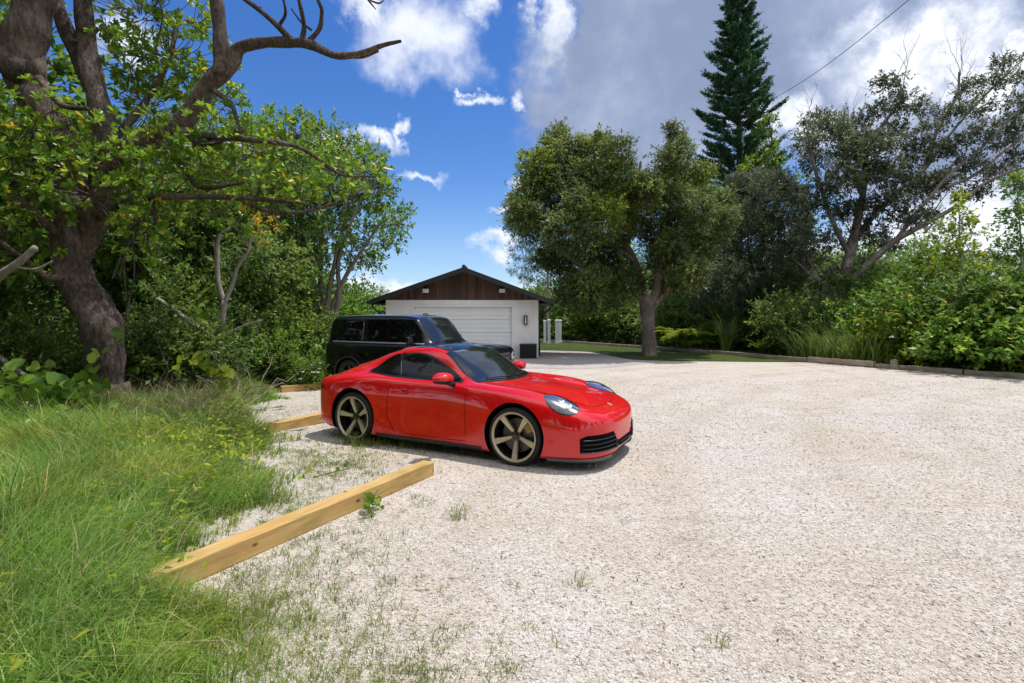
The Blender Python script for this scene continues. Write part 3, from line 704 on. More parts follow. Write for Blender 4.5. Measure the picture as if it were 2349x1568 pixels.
    for s in (-1, 1):
        for zz in (.255, .300, .345):
            P = [tuple(nose(s*ph, zz, .012)) for ph in np.linspace(.37, PH-.03, 26)]
            MB().tube(P, .0052, 6).obj('intake_slat', M['slat'], gi, True)
        P = [tuple(nose(s*.36, z, .012)) for z in np.linspace(.21, .30, 8)]; MB().tube(P, .014, 6).obj('intake_divider', M['slat'], gi, True)
    for zz in (.24,):
        P = [tuple(nose(ph, zz, .008)) for ph in np.linspace(-.22, .22, 16)]; MB().tube(P, .005, 6).obj('intake_slat', M['trim'], gi, True)
    P = [tuple(nose(ph, glo(ph)-.004, .006)) for ph in np.linspace(-PH, PH, 50)]; MB().tube(P, .008, 6).obj('intake_edge', M['trim_grey'], gi, True)
    # chin spoiler
    V1 = []; n = 80
    for i in range(n+1):
        ph = -1.29+2.58*i/n
        a = nose(ph, .150, .010); b = nose(ph, .128, .022); d = Vector((b[0]-.15, b[1], 0)).normalized()
        V1 += [tuple(a), (b[0]+d.x*.012, b[1]+d.y*.012, .128), (b[0]+d.x*.012, b[1]+d.y*.012, .108), (b[0]-d.x*.05, b[1]-d.y*.05, .104)]
    F1 = [(i*4+j, (i+1)*4+j, (i+1)*4+j+1, i*4+j+1) for i in range(n) for j in range(3)]
    o = mesh_obj('chin_spoiler', V1, F1, M['trim_grey'], root, True)
    # wipers
    for yb, yt in ((-.05, -.52), (.52, .08)):
        Q = [cast(bvh, (-.44-.16*abs(y/.6)**2.3-.02, y, 3), (0, 0, -1), .022) for y in np.linspace(yb, yt, 8)]
        MB().tube([tuple(q) for q in Q if q], .008, 6).obj('wiper', M['trim'], root, True)
    # wheels
    wf = make_wheel(.330, .276, .24, parent=root); wf.location = (0, -.775, .330)
    wf2 = copy_tree(wf, parent=root); wf2.location = (0, .775, .330); wf2.rotation_euler = (0, 0, PI)
    wr = make_wheel(.345, .281, .29, parent=root, phase=PI/2+.15); wr.location = (-2.45, -.765, .345)
    wr2 = copy_tree(wr, parent=root); wr2.location = (-2.45, .765, .345); wr2.rotation_euler = (0, 0, PI)
    return root
build_coupe()

# ------------------------------------------------------------------ black off-roader
def build_suv():
    k = .93
    th = math.atan2(-.43, .903)
    fx, fy = math.cos(th), math.sin(th)
    hx, hy = -4.16, 12.2                       # near rear wheel
    ax = hx+3.02*k*fx-.93*fy*-1*0 ; 
    cx_ = hx+3.02*k*fx+.9*k*(-fy); cy_ = hy+3.02*k*fy+.9*k*fx; cx_ += .24
    root = empty('off_road_car', (cx_, cy_, float(gz(cy_))), th, 'boxy black off-road station wagon with black wheels parked behind the red coupe', 'car')
    root.scale = (k, k, k)
    S = [
     (.90, [0,.3,.5,.62,.70,.75,.77,.78,.77,.74,.4,0], [1.02,1.02,1.015,1.005,.98,.93,.8,.65,.50,.42,.40,.40]),
     (.86, [0,.34,.58,.74,.84,.88,.90,.90,.89,.86,.4,0], [1.10,1.10,1.095,1.09,1.06,1.0,.85,.65,.48,.41,.40,.40]),
     (.72, [0,.36,.62,.80,.91,.955,.97,.97,.96,.93,.4,0], [1.165,1.162,1.15,1.155,1.14,1.08,.88,.65,.46,.40,.38,.38]),
     (.3, [0,.38,.66,.82,.925,.97,.99,.99,.98,.95,.4,0], [1.215,1.212,1.19,1.19,1.18,1.12,.9,.65,.45,.38,.36,.36]),
     (-.3, [0,.38,.68,.83,.93,.975,.995,.995,.985,.96,.4,0], [1.25,1.248,1.22,1.215,1.205,1.14,.9,.65,.42,.35,.33,.33]),
     (-.46, [0,.38,.70,.83,.93,.975,.995,.995,.985,.96,.4,0], [1.275,1.27,1.24,1.23,1.215,1.15,.9,.65,.40,.33,.32,.32]),
     (-.54, [0,.40,.74,.83,.92,.975,.995,.995,.985,.96,.4,0], [1.40,1.38,1.28,1.25,1.22,1.16,.9,.65,.40,.33,.32,.32]),
     (-.92, [0,.42,.75,.82,.905,.97,.995,.995,.985,.96,.4,0], [1.84,1.82,1.70,1.50,1.23,1.17,.9,.65,.40,.33,.32,.32]),
     (-1.06, [0,.42,.74,.81,.90,.97,.995,.995,.985,.96,.4,0], [1.925,1.91,1.83,1.56,1.24,1.17,.9,.65,.40,.33,.32,.32]),
     (-1.5, [0,.42,.745,.815,.90,.97,.995,.995,.985,.96,.4,0], [1.965,1.955,1.89,1.58,1.24,1.17,.9,.65,.40,.33,.32,.32]),
     (-2.6, [0,.42,.745,.815,.90,.97,.995,.995,.985,.96,.4,0], [1.975,1.965,1.90,1.59,1.25,1.18,.9,.65,.40,.33,.32,.32]),
     (-3.6, [0,.42,.735,.805,.89,.965,.99,.99,.98,.96,.4,0], [1.955,1.945,1.88,1.58,1.25,1.18,.9,.65,.44,.38,.36,.36]),
     (-3.80, [0,.40,.70,.79,.87,.945,.97,.97,.96,.93,.4,0], [1.90,1.89,1.83,1.56,1.25,1.18,.9,.65,.48,.43,.42,.42]),
     (-3.88, [0,.38,.66,.75,.83,.90,.92,.92,.91,.88,.4,0], [1.80,1.79,1.74,1.52,1.24,1.17,.9,.65,.52,.48,.47,.47]),
    ]
    xs = [s[0] for s in S]; YZ = [np.column_stack([s[1], s[2]]) for s in S]
    xq = np.concatenate([np.linspace(-3.88, -3.6, 10), np.linspace(-3.55, -1.3, 40), np.linspace(-1.25, -.5, 26), np.linspace(-.45, .9, 40)])
    body, bvh = loft_body('body', xs, YZ, xq, [M['black_paint'], M['dark']], root, [(0, .40, .46, .62), (-3.02, .40, .46, .62)], 7)
    def top_fn(xb, xt, yb, yt, bow_b, bow_t):
        def fn(s, t):
            yy = (2*s-1); y = yy*(yb+(yt-yb)*t); a = xb-bow_b*abs(yy)**2.3; b = xt-bow_t*abs(yy)**2.5
            return (a+(b-a)*t, y, 3.0), (0, 0, -1)
        return fn
    V, F = patch_fn(bvh, top_fn(-.47, -1.03, .76, .68, .06, .03), 30, 24, 0.006); mesh_obj('windshield', V, F, M['windshield'], root, True)
    for s in (-1, 1):
        for (a, b, nm) in ((-.76, -1.80, 'door_window'), (-1.88, -2.62, 'door_window'), (-2.72, -3.66, 'quarter_window')):
            up = (lambda x: 1.83-max(0, (x+1.04))*1.75) if a == -.76 else (lambda x: 1.83)
            V, F = patch_side(bvh, a, b, lambda x: 1.275, up, .005, 24, 6, s); mesh_obj(nm, V, F, M['glass'], root, True)
        mb = MB()
        for pts in ([(-.84, 1.20), (-.84, .45)], [(-1.84, 1.80), (-1.84, .42)], [(-2.67, 1.80), (-2.67, .95), (-2.56, .70)], [(-.84, .43), (-2.4, .43)]):
            mb.add(*line_on(bvh, pts, s, .006))
        mb.obj('door_seam', M['dark'], root, True)
        MB().add(*line_on(bvh, [(-2.665, 1.29), (-2.665, 1.80)], s, .014, .003)).obj('window_pillar', M['trim_grey'], root, True)
        MB().add(*line_on(bvh, [(-.7, 1.245), (-3.70, 1.258)], s, .022, .008)).obj('sky_glint_strip', M['sky_glint'], root, True)  # bright line of reflected sky on the shoulder, laid on as a grey strip
        # arch flares
        for axx in (0, -3.02):
            P = []
            for a in np.linspace(-.05, PI+.05, 30):
                x = axx+.475*math.cos(a); z = .40+.475*math.sin(a); p = cast(bvh, (x, s*2.5, z), (0, -s, 0), .012)
                if p: P.append(tuple(p))
            MB().tube(P, .024, 6).obj('arch_flare', M['trim'], root, True)
        m_ = bpy.data.objects.new('side_mirror', None); COL.objects.link(m_); m_.parent = root
        MB().box((-.98, s*1.12, 1.34), (.12, .22, .19), 0, .035).obj('mirror_housing', M['black_paint'], m_, angle=50)
        MB().tube([(-.96, s*.93, 1.24), (-.97, s*1.06, 1.27)], .03, 8).obj('mirror_stalk', M['trim'], m_, True)
        # headlamp: round-cornered with ring
        hl = bpy.data.objects.new('headlight', None); COL.objects.link(hl); hl.parent = root
        V, F = disc_patch(bvh, (.8, s*.70, .93), (0, 1, 0), (0, 0, 1), .135, .12, (-1, 0, 0), .01); mesh_obj('lamp_housing', V, F, M['gloss_black'], hl, True)
        V, F = disc_patch(bvh, (.8, s*.70, .93), (0, 1, 0), (0, 0, 1), .095, .09, (-1, 0, 0), .018, .02); mesh_obj('lamp_lens', V, F, M['chrome'], hl, True)
        V, F = disc_patch(bvh, (.8, s*.70, .93), (0, 1, 0), (0, 0, 1), .045, .045, (-1, 0, 0), .042, .01); mesh_obj('projector', V, F, M['lamp_dark'], hl, True)
    mb = MB()
    for z in (.90, .96, 1.0): mb.tube([(.915, y, z) for y in np.linspace(-.5, .5, 8)], .012, 6)
    mb.obj('grille', M['trim_grey'], root, True)
    mb = MB(); mb.box((.90, 0, .55), (.10, 1.60, .16), 0, .03); mb.obj('bumper', M['trim'], root)
    mb = MB(); mb.lathe_y([(.0, -.1), (.36, -.1), (.38, -.06), (.38, .1), (.0, .1)], 40); o = mb.obj('spare_wheel', M['rubber'], root, angle=40); o.rotation_euler = (0, 0, -PI/2); o.location = (-3.98, .1, 1.05)
    for x in (0, -3.02):
        for s in (-1, 1):
            w = make_wheel(.40, .265, .26, 6, 'gloss_black', 'gloss_black', root, fancy=False); w.location = (x, s*.86, .40)
            if s > 0: w.rotation_euler = (0, 0, PI)
    MB().box((-1.3, 0, 1.985), (.16, .05, .03), 0, .01).obj('roof_antenna', M['black_paint'], root)
    return root
build_suv()
# ------------------------------------------------------------------ ground sheets
def sheet(name, ys, xl, xr, mat, dz, nx=14, kind='structure'):
    V = []; 
    for y in ys:
        a, b = xl(y), xr(y); 
        for i in range(nx+1): x = a+(b-a)*i/nx; V.append(G(x, y, dz))
    n = nx+1; F = [(i*n+j, i*n+j+1, (i+1)*n+j+1, (i+1)*n+j) for i in range(len(ys)-1) for j in range(nx)]
    o = mesh_obj(name, V, F, mat); return tag(o, kind=kind)
ys = np.concatenate([[-900, -200, -30, -5], np.arange(0, 40, 1.0), [45, 60, 100, 300, 900]])
sheet('ground', ys, lambda y: -900, lambda y: 900, M['soil'], 0, 6)
jit = np.random.default_rng(3).normal(size=400)
GL = [(-30, -1.0), (0, -1.0), (1.8, -1.05), (2.2, -1.30), (2.75, -1.80), (3.3, -1.98), (4.4, -2.25), (5.75, -2.7), (7.2, -3.6), (8.4, -4.5), (9.6, -4.9), (11, -5.1), (12.5, -5.6), (15, -6.8), (20, -8), (23, -8)]
def gl(y): return float(np.interp(y, [p[0] for p in GL], [p[1] for p in GL]))
KB = [(-30, 24), (0, 21.5), (5, 19.0), (9, 17.0), (14.2, 14.6), (17.3, 12.9), (19.7, 11.75), (22.4, 10.7), (25.5, 9.1), (28.7, 7.35), (32, 5.5), (35.6, 3.6), (38, 2.0)]
def kb(y): return float(np.interp(y, [p[0] for p in KB], [p[1] for p in KB]))
def glj(y):
    i = (y+40)*6; k = int(i) % 399; return gl(y)+0.10*(jit[k]*(1-(i % 1))+jit[k+1]*(i % 1))-.7
sheet('gravel_lot', np.concatenate([[-30, -15, -6, -2], np.arange(0, 23, .18)]), glj, lambda y: kb(y)-.02, M['gravel'], .006, 40)
# lawn and driveway
LF = [(1.2, 27.0), (3.7, 25.9), (4.3, 24.2), (4.62, 22.4), (5.0, 21.0), (6.0, 20.35), (9.4, 19.9), (11.6, 19.7)]
LFc = catmull(LF, 6)
def lawn_front(x): return float(np.interp(x, LFc[:, 0], LFc[:, 1]))
V = []; F = []; xs_ = np.concatenate([np.linspace(-2, 1.2, 8), np.linspace(1.3, 11.6, 60)]); nn = 14
def kby(x):   # y of kerb at x
    return float(np.interp(x, [p[1] for p in KB][::-1], [p[0] for p in KB][::-1]))
for x in xs_:
    a = 27.0 if x < 1.2 else lawn_front(x); b = max(a+.02, kby(x)-.1)
    for j in range(nn+1): V.append(G(x, a+(b-a)*j/nn, .03))
F = [(i*(nn+1)+j, (i+1)*(nn+1)+j, (i+1)*(nn+1)+j+1, i*(nn+1)+j+1) for i in range(len(xs_)-1) for j in range(nn)]
tag(mesh_obj('lawn', V, F, M['lawn']), kind='structure')
V = []; xs_ = np.concatenate([np.linspace(-5.6, 1.2, 24), np.linspace(1.3, 6.6, 40)]); nn = 10
for x in xs_:
    b = 27.3 if x < 1.2 else lawn_front(x)+.25
    a = 17.2+.12*math.sin(x*1.7) if x < 2.5 else 17.2+(x-2.5)**1.35*.52+.05*math.sin(x*5)
    a = min(a, b-.02)
    for j in range(nn+1): V.append(G(x, a+(b-a)*j/nn, .014))
F = [(i*(nn+1)+j, (i+1)*(nn+1)+j, (i+1)*(nn+1)+j+1, i*(nn+1)+j+1) for i in range(len(xs_)-1) for j in range(nn)]
tag(mesh_obj('driveway', V, F, M['concrete']), kind='structure')

# ------------------------------------------------------------------ timbers
def timber(name, p0, p1, w, h, mat, label, cat, group=None, seed=0, base=0.0, rough=.003):
    p0 = np.array(p0, float); p1 = np.array(p1, float); L_ = np.linalg.norm(p1-p0); rz = math.atan2(p1[1]-p0[1], p1[0]-p0[0])
    r_ = np.random.default_rng(seed); n = max(6, int(L_/.12)); b = .008; prof = [(-w/2+b, 0), (w/2-b, 0), (w/2, b), (w/2, h-b), (w/2-b, h), (-w/2+b, h), (-w/2, h-b), (-w/2, b)]
    V = []; k = len(prof)
    off = np.cumsum(r_.normal(size=(n+1, 2))*.0012, axis=0)
    for i in range(n+1):
        for (y, z) in prof: V.append((L_*i/n, y+off[i, 0]+r_.normal()*rough*.4, z+(off[i, 1] if z > 0 else 0)+r_.normal()*rough*.4))
    F = [(i*k+j, i*k+(j+1) % k, (i+1)*k+(j+1) % k, (i+1)*k+j) for i in range(n) for j in range(k)]
    F += [tuple(range(k-1, -1, -1)), tuple(range(n*k, n*k+k))]
    o = mesh_obj(name, V, F, mat); 
    m = (p0+p1)/2
    o.location = (p0[0], p0[1], float(gz(m[1]))+base); o.rotation_euler = (0, 0, rz)
    return tag(o, label, cat, group)
d1 = np.array([.473, .881]); n1_ = np.array([-.881, .473])
timber('wheel_stop', np.array([-2.015, 2.80])+n1_*.07, np.array([-.79, 5.08])+n1_*.07, .135, .14, M['pine_wood'], 'long yellow pine timber in the foreground with its near end in the grass', 'timber', 'pine timbers marking the parking bays', 1, .004)
timber('wheel_stop', np.array([-3.72, 6.45])+n1_*.07, np.array([-2.55, 8.62])+n1_*.07, .14, .15, M['pine_wood'], 'yellow pine timber lying behind the rear wheel of the red coupe', 'timber', 'pine timbers marking the parking bays', 2, .004)
timber('wheel_stop', (-5.42, 11.75), (-4.30, 12.75), .14, .15, M['pine_wood'], 'short farthest pine timber lying behind the black off-road car', 'timber', 'pine timbers marking the parking bays', 3, .004)
# kerb of landscape timbers along the right edge
kp = catmull([(b, a) for a, b in KB if a > -1], 12)
seg_len = np.r_[0, np.cumsum(np.linalg.norm(np.diff(kp, axis=0), axis=1))]
def at_len(s): return np.array([np.interp(s, seg_len, kp[:, 0]), np.interp(s, seg_len, kp[:, 1])])
s0 = 0.0; idx = 0
while s0 < seg_len[-1]-.5:
    s1 = min(s0+2.44, seg_len[-1]); a, b = at_len(s0), at_len(s1)
    old = a[1] < 16.6
    if old: timber('kerb_log', a, a+(b-a)*.985, .20, .16, M['old_wood'], 'weathered grey log edging the gravel in front of the right hand bushes', 'log', 'weathered logs edging the gravel on the right', 20+idx, .004, .02)
    else: timber('kerb_timber', a, a+(b-a)*.985, .14, .14 if a[1] > 19 else .20, M['edge_wood'], 'long brown timber edging the lawn and gravel below the trees', 'timber', 'brown timbers edging the lawn and gravel', 20+idx, .03, .004)
    s0 = s1+.02; idx += 1
# short stub post at the kerb joint
mb = MB(); mb.tube([(0, 0, 0), (.01, 0, .18), (0, .01, .34)], [.13, .12, .10], 12, True, .04); o = mb.obj('stump', M['old_wood']); o.location = G(12.95, 17.0); tag(o, 'short weathered stump standing where the brown kerb timber meets the logs', 'stump')

# ------------------------------------------------------------------ garage
YG = 22.0; s_ = YG/FPX
def gx(u): return (u-CX)*s_
def gzv(v): return CAM_H+(HZ-v)*s_
z0 = float(gz(YG)); zt = gzv(689)
xL, xR = gx(885), gx(1235); dL, dR, dT = gx(950), gx(1174), gzv(705)
gar = empty('garage', ((xL+xR)/2, YG, z0), 0, 'white garage with dark gabled roof, brown boarded gable and white sectional door', 'garage')
ox, oz = (xL+xR)/2, z0
def P3(x, y, z): return (x-ox, y-YG, z-z0)
def gbox(mb, x0, x1, y0, y1, z0_, z1): return mb.box(P3((x0+x1)/2, (y0+y1)/2, (z0_+z1)/2), (x1-x0, y1-y0, z1-z0_))
DEP = 7.5
mb = MB(); gbox(mb, xL, dL, YG, YG+.2, z0-.1, zt); gbox(mb, dR, xR, YG, YG+.2, z0-.1, zt); gbox(mb, dL, dR, YG, YG+.2, dT, zt)
gbox(mb, xL, xL+.2, YG+.2, YG+DEP, z0-.1, zt); gbox(mb, xR-.2, xR, YG+.2, YG+DEP, z0-.1, zt); gbox(mb, xL+.2, xR-.2, YG+DEP-.2, YG+DEP, z0-.1, zt)
mb.obj('wall', M['white_wall'], gar)
# door with panels
dr = bpy.data.objects.new('garage_door', None); COL.objects.link(dr); dr.parent = gar
nsec = 4; hsec = (dT-z0)/nsec
for i in range(nsec):
    mb = MB(); gbox(mb, dL, dR, YG+.145, YG+.19, z0+i*hsec+.004, z0+(i+1)*hsec-.004)
    for q in range(3): gbox(mb, dL+.03, dR-.03, YG+.125, YG+.147, z0+i*hsec+.02+q*hsec/3, z0+i*hsec+hsec/3-.012+q*hsec/3)
    mb.obj('door_section', M['white_metal'], dr)
mb = MB(); gbox(mb, dL-.10, dL, YG-.02, YG-.001, z0, dT+.10); gbox(mb, dR, dR+.10, YG-.02, YG-.001, z0, dT+.10); gbox(mb, dL, dR, YG-.02, YG-.001, dT, dT+.10)
mb.obj('door_frame', M['white_plastic'], gar)
# gable: roof plane passes
xe0, xe1 = gx(848), gx(1265); xa = gx(1064); za = gzv(615)+.02; ze = gzv(690)+.02
OV = .75                                             # roof overhang in front
def roof_z(x): return za+(ze-za)*(abs(x-xa)/((xa-xe0) if x < xa else (xe1-xa)))
th_r = .17
V = [P3(xL, YG+.001, zt), P3(xR, YG+.001, zt), P3(xR, YG+.001, roof_z(xR)-th_r), P3(xa, YG+.001, za-th_r), P3(xL, YG+.001, roof_z(xL)-th_r)]
V2 = [(x, y+.12, z) for x, y, z in V]
mesh_obj('gable', V+V2, [(0, 1, 2, 3, 4), (9, 8, 7, 6, 5)]+[(i, i+5, (i+1) % 5+5, (i+1) % 5) for i in range(5)], M['boards'], gar)
V = [P3(x, YG+DEP-.12, z+z0) for x, z in [(v[0]+ox, v[2]) for v in V]]; V2 = [(x, y+.12, z) for x, y, z in V]
mesh_obj('gable', V+V2, [(0, 1, 2, 3, 4), (9, 8, 7, 6, 5)]+[(i, i+5, (i+1) % 5+5, (i+1) % 5) for i in range(5)], M['boards'], gar)
rf = bpy.data.objects.new('roof', None); COL.objects.link(rf); rf.parent = gar
y0, y1 = YG-OV, YG+DEP+.5
# perspective: the overhang stands nearer, so pull its outline in
kk = (YG-OV)/YG
def sq(x, z): return (gx(CX)+(x-0)*kk if False else x*kk, CAM_H+(z-CAM_H)*kk)
A0 = sq(xe0, ze); A1 = sq(xa, za); A2 = sq(xe1, ze)
for (p, q, nm) in ((A0, A1, 'roof_slope'), (A1, A2, 'roof_slope')):
    V = []
    for y in (y0, y1):
        for (x, z) in (p, q): V += [P3(x, y, z), P3(x, y, z-.10)]
    F = [(0, 2, 6, 4), (1, 5, 7, 3), (0, 1, 3, 2), (4, 6, 7, 5), (0, 4, 5, 1), (2, 3, 7, 6)]
    mesh_obj(nm, V, F, M['roofing'], rf)
    # barge board
    V = []
    for y in (y0-.03, y0-.001):
        for (x, z) in (p, q): V += [P3(x, y, z+.02), P3(x, y, z-.19)]
    mesh_obj('barge_board', V, F, M['fascia'], rf)
mb = MB(); mb.tube([P3(A1[0], y0-.05, A1[1]+.03), P3(A1[0], y1, A1[1]+.03)], .09, 8); mb.obj('ridge_cap', M['roofing'], rf)
for (x, sg) in ((A0[0], -1), (A2[0], 1)):
    gt = bpy.data.objects.new('gutter', None); COL.objects.link(gt); gt.parent = gar
    mb = MB(); gbox(mb, min(x, x+sg*.12), max(x, x+sg*.12), y0-.03, y1, A0[1]-.16, A0[1]-.02); mb.obj('gutter_trough', M['fascia'], gt)
    xw = xL-.05 if sg < 0 else xR+.05; zb = A0[1]-.16
    MB().tube(catmull([P3(x+sg*.05, YG-.15, zb), P3(x+sg*.03, YG-.12, zb-.14), P3(xw+sg*.25, YG+.02, zb-.36), P3(xw, YG+.1, zb-.48), P3(xw, YG+.1, z0+.1)], 5), .045, 8).obj('downspout', M['fascia'], gt, True)
    mb = MB(); xx = sorted((xw, x)); gbox(mb, xx[0], xx[1], YG-.05, y1, zb+.02, zb+.05); mb.obj('soffit', M['fascia'], gt)
for u in (978, 1152):
    f = bpy.data.objects.new('flood_light', None); COL.objects.link(f); f.parent = gar
    x = gx(u); z = gzv(668)
    MB().box(P3(x, YG-.16, z), (.26, .07, .17), 0, .015).obj('lamp_head', M['lens_white'], f)
    MB().tube([P3(x, YG-.13, z+.04), P3(x, YG-.08, z+.16), P3(x, YG, z+.18)], .022, 6).obj('lamp_bracket', M['black_metal'], f)
    mb = MB(); mb.box(P3(x, YG-.02, z+.19), (.16, .05, .10), 0, .01); mb.obj('lamp_base', M['black_metal'], f)
wl = bpy.data.objects.new('wall_lamp', None); COL.objects.link(wl); wl.parent = gar
x = gx(1205.5); z = gzv(735)
mb = MB()
for dx in (-.065, .065): mb.box(P3(x+dx, YG-.10, z), (.035, .12, .40), 0, .005)
for dz in (-.18, .18): mb.box(P3(x, YG-.10, z+dz), (.16, .12, .045), 0, .005)
mb.obj('lamp_frame', M['black_metal'], wl); MB().box(P3(x, YG-.08, z), (.07, .07, .30), 0, .01).obj('lamp_glass', M['lens_white'], wl)
mb = MB(); mb.box(P3(x, YG-.015, z), (.09, .03, .20)); mb.obj('lamp_base', M['black_metal'], wl)
# black cabinet (slatted condenser screen) by the garage corner
cb = empty('storage_box', G((gx(1192)+gx(1231))/2*.985, YG-.35, .014), 0, 'black slatted box standing against the garage wall below the lamp', 'box')
wd = (gx(1231)-gx(1192))*.985; hg = .60
MB().box((0, 0, hg/2), (wd-.02, .48, hg-.02)).obj('box_core', M['dark'], cb)
for i in range(22):
    x = -wd/2+.02+(wd-.04)*i/21
    if i == 0: sl_ = MB()
    sl_.box((x, -.25, hg/2), (.018, .02, hg-.06))
sl_.obj('slats', M['black_metal'], cb)
mb = MB(); mb.box((0, -.25, hg-.015), (wd, .03, .03)); mb.box((0, -.25, .015), (wd, .03, .03)); mb.box((0, 0, hg+.012), (wd+.02, .52, .02)); mb.obj('box_frame', M['black_metal'], cb)

# ------------------------------------------------------------------ white posts on the far lawn
def post(u, Y, wpx, label, htop):
    p = W(u, 790, Y); x = p[0]; zb = float(gz(Y))+.03; zt_ = CAM_H+(HZ-htop)/FPX*Y; w = wpx/FPX*Y; h = zt_-zb
    e = empty('fence_post', (x, Y, zb), .1, label, 'post', 'white posts left of the lawn trees')
    MB().box((0, 0, h/2), (w*.80, w*.80, h-.06), 0, .01).obj('shaft', M['white_plastic'], e)
    mb = MB(); mb.box((0, 0, h-.04), (w*1.15, w*1.15, .05), 0, .01); mb.box((0, 0, h), (w*.95, w*.95, .05), 0, .01); mb.obj('cap', M['white_plastic'], e)
    mb = MB(); mb.box((0, 0, .08), (w*1.05, w*1.05, .16), 0, .01); mb.obj('foot', M['white_plastic'], e)
post(1249.5, 34.0, 6, 'slim white post nearest the garage, leftmost of the white posts', 736)
post(1259.5, 33.0, 7, 'white post second from the garage with a square cap', 734)
post(1277.5, 33.2, 8, 'taller white post in the right hand pair beyond the lawn', 734.5)
post(1285.0, 34.4, 7, 'rightmost white post, half behind its taller neighbour', 735)

# ------------------------------------------------------------------ overhead cable
a = W(1772, 228, 31.0); b = W(2085, 0, 17.0); dirn = b-a
pts = [a-dirn*.8+np.array([0, 0, .6])] + [a+dirn*t-np.array([0, 0, .25*math.sin(PI*t)]) for t in np.linspace(0, 1, 12)]+[b+dirn*1.0+np.array([0, 0, .6])]
o = MB().tube(pts, .014, 5).obj('power_line', M['black_metal'], None, True); tag(o, 'thin dark cable crossing the clouds to the right of the tall pine', 'cable')
# ------------------------------------------------------------------ foliage geometry
def unit(v): return v/(np.linalg.norm(v, axis=-1, keepdims=True)+1e-9)
def rnd_unit(n, rng): return unit(rng.normal(size=(n, 3)))
def leaf_quads(P, A, L_, Wd, rng, fold=0.25, nrm=None):
    """kite leaves: P base, A axis, L length, Wd width -> verts, quads (two folded halves joined = one quad folded by twist)"""
    n = len(P); A = unit(A)
    R_ = rnd_unit(n, rng) if nrm is None else nrm+0.5*rnd_unit(n, rng)
    S_ = unit(np.cross(A, R_)); U = np.cross(S_, A)
    L_ = np.broadcast_to(np.asarray(L_, float), (n,))[:, None]; Wd = np.broadcast_to(np.asarray(Wd, float), (n,))[:, None]
    mid = P+A*L_*0.55
    V = np.stack([P, mid+S_*Wd*.5+U*Wd*fold, P+A*L_-U*L_*0.08, mid-S_*Wd*.5+U*Wd*fold], 1).reshape(-1, 3)
    F = np.arange(n*4).reshape(n, 4); return V, F
def obovate(P, A, L_, Wd, rng, nrm=None):
    """rounder 6-vertex leaves (two quads each)"""
    n = len(P); A = unit(A); R_ = rnd_unit(n, rng) if nrm is None else nrm+0.35*rnd_unit(n, rng)
    S_ = unit(np.cross(A, R_)); U = np.cross(S_, A)
    L_ = np.broadcast_to(np.asarray(L_, float), (n,))[:, None]; Wd = np.broadcast_to(np.asarray(Wd, float), (n,))[:, None]
    a = P+A*L_*.48; b = P+A*L_*.82
    V = np.stack([P, a+S_*Wd*.38+U*Wd*.14, b+S_*Wd*.45+U*Wd*.12, P+A*L_-U*L_*.10, b-S_*Wd*.45+U*Wd*.12, a-S_*Wd*.38+U*Wd*.14], 1).reshape(-1, 3)
    i = np.arange(n)[:, None]*6
    F = np.concatenate([i+np.array([0, 1, 2, 3]), i+np.array([0, 3, 4, 5])], 0); return V, F
class FG:
    def __init__(s): s.v = []; s.f = []; s.n = 0
    def add(s, V, F): s.v.append(V); s.f.append(F+s.n); s.n += len(V)
    def obj(s, name, mat, parent=None, mats=None, fmat=None):
        return mesh_obj(name, np.concatenate(s.v), np.concatenate(s.f), mat, parent, False, mats, fmat)
def clump_twigs(c, R, ntw, rng, up=0.35, twl=(.35, .7), shell=0.45):
    """twig starts and directions spread through an uneven clump"""
    d = rnd_unit(ntw, rng); r = rng.uniform(shell, 1.0, ntw)**0.6
    lob = 1+.28*np.sin(d[:, 0]*4.1+c[0]*3)*np.cos(d[:, 1]*3.7+c[1])+.2*np.sin(d[:, 2]*6+c[2]*2)
    r = np.where(rng.uniform(size=ntw) < .13, r*rng.uniform(1.1, 1.5, ntw), r)
    P = np.asarray(c)+d*np.asarray(R)*(r*lob)[:, None]
    D = unit(d+np.array([0, 0, up])+.55*rnd_unit(ntw, rng)); 
    return P, D, rng.uniform(*twl, ntw)
def leaves_on(fg, P, D, TL, per, L_, Wd, rng, kind='kite', droop=0.15, spread=0.9, upn=0.8):
    n = len(P); t = rng.uniform(.05, 1, (n, per)); pos = P[:, None]+D[:, None]*(t*TL[:, None])[..., None]-np.array([0, 0, 1])*(droop*(t*TL[:, None])**2)[..., None]
    ax = unit(D[:, None]*.6+spread*rng.normal(size=(n, per, 3))*.7)
    pos = pos.reshape(-1, 3); ax = ax.reshape(-1, 3); m = len(pos)
    LL = L_*rng.uniform(.65, 1.25, m); nr = np.tile([0, 0, upn], (m, 1))
    f = leaf_quads if kind == 'kite' else obovate
    fg.add(*f(pos, ax, LL, Wd*LL/L_, rng, nrm=nr))
def rosettes(fg, P, D, nl, L_, Wd, rng):
    """whorls of leaves at twig ends"""
    n = len(P); a = rng.uniform(0, 2*PI, n)[:, None]+np.arange(nl)[None]*2.4
    e = unit(np.cross(D, rnd_unit(n, rng))); f_ = np.cross(D, e)
    el = np.linspace(.15, 1.15, nl)[None]+rng.normal(size=(n, nl))*.12
    ax = (np.cos(a)*np.cos(el))[..., None]*e[:, None]+(np.sin(a)*np.cos(el))[..., None]*f_[:, None]+np.sin(el)[..., None]*D[:, None]
    pos = P[:, None]+D[:, None]*rng.uniform(-.04, .01, (n, nl))[..., None]
    ax = ax.reshape(-1, 3); pos = pos.reshape(-1, 3); m = len(ax); LL = L_*rng.uniform(.6, 1.15, m)
    nr = np.repeat(D, nl, 0)
    fg.add(*obovate(pos, ax, LL, Wd*LL/L_, rng, nrm=nr))
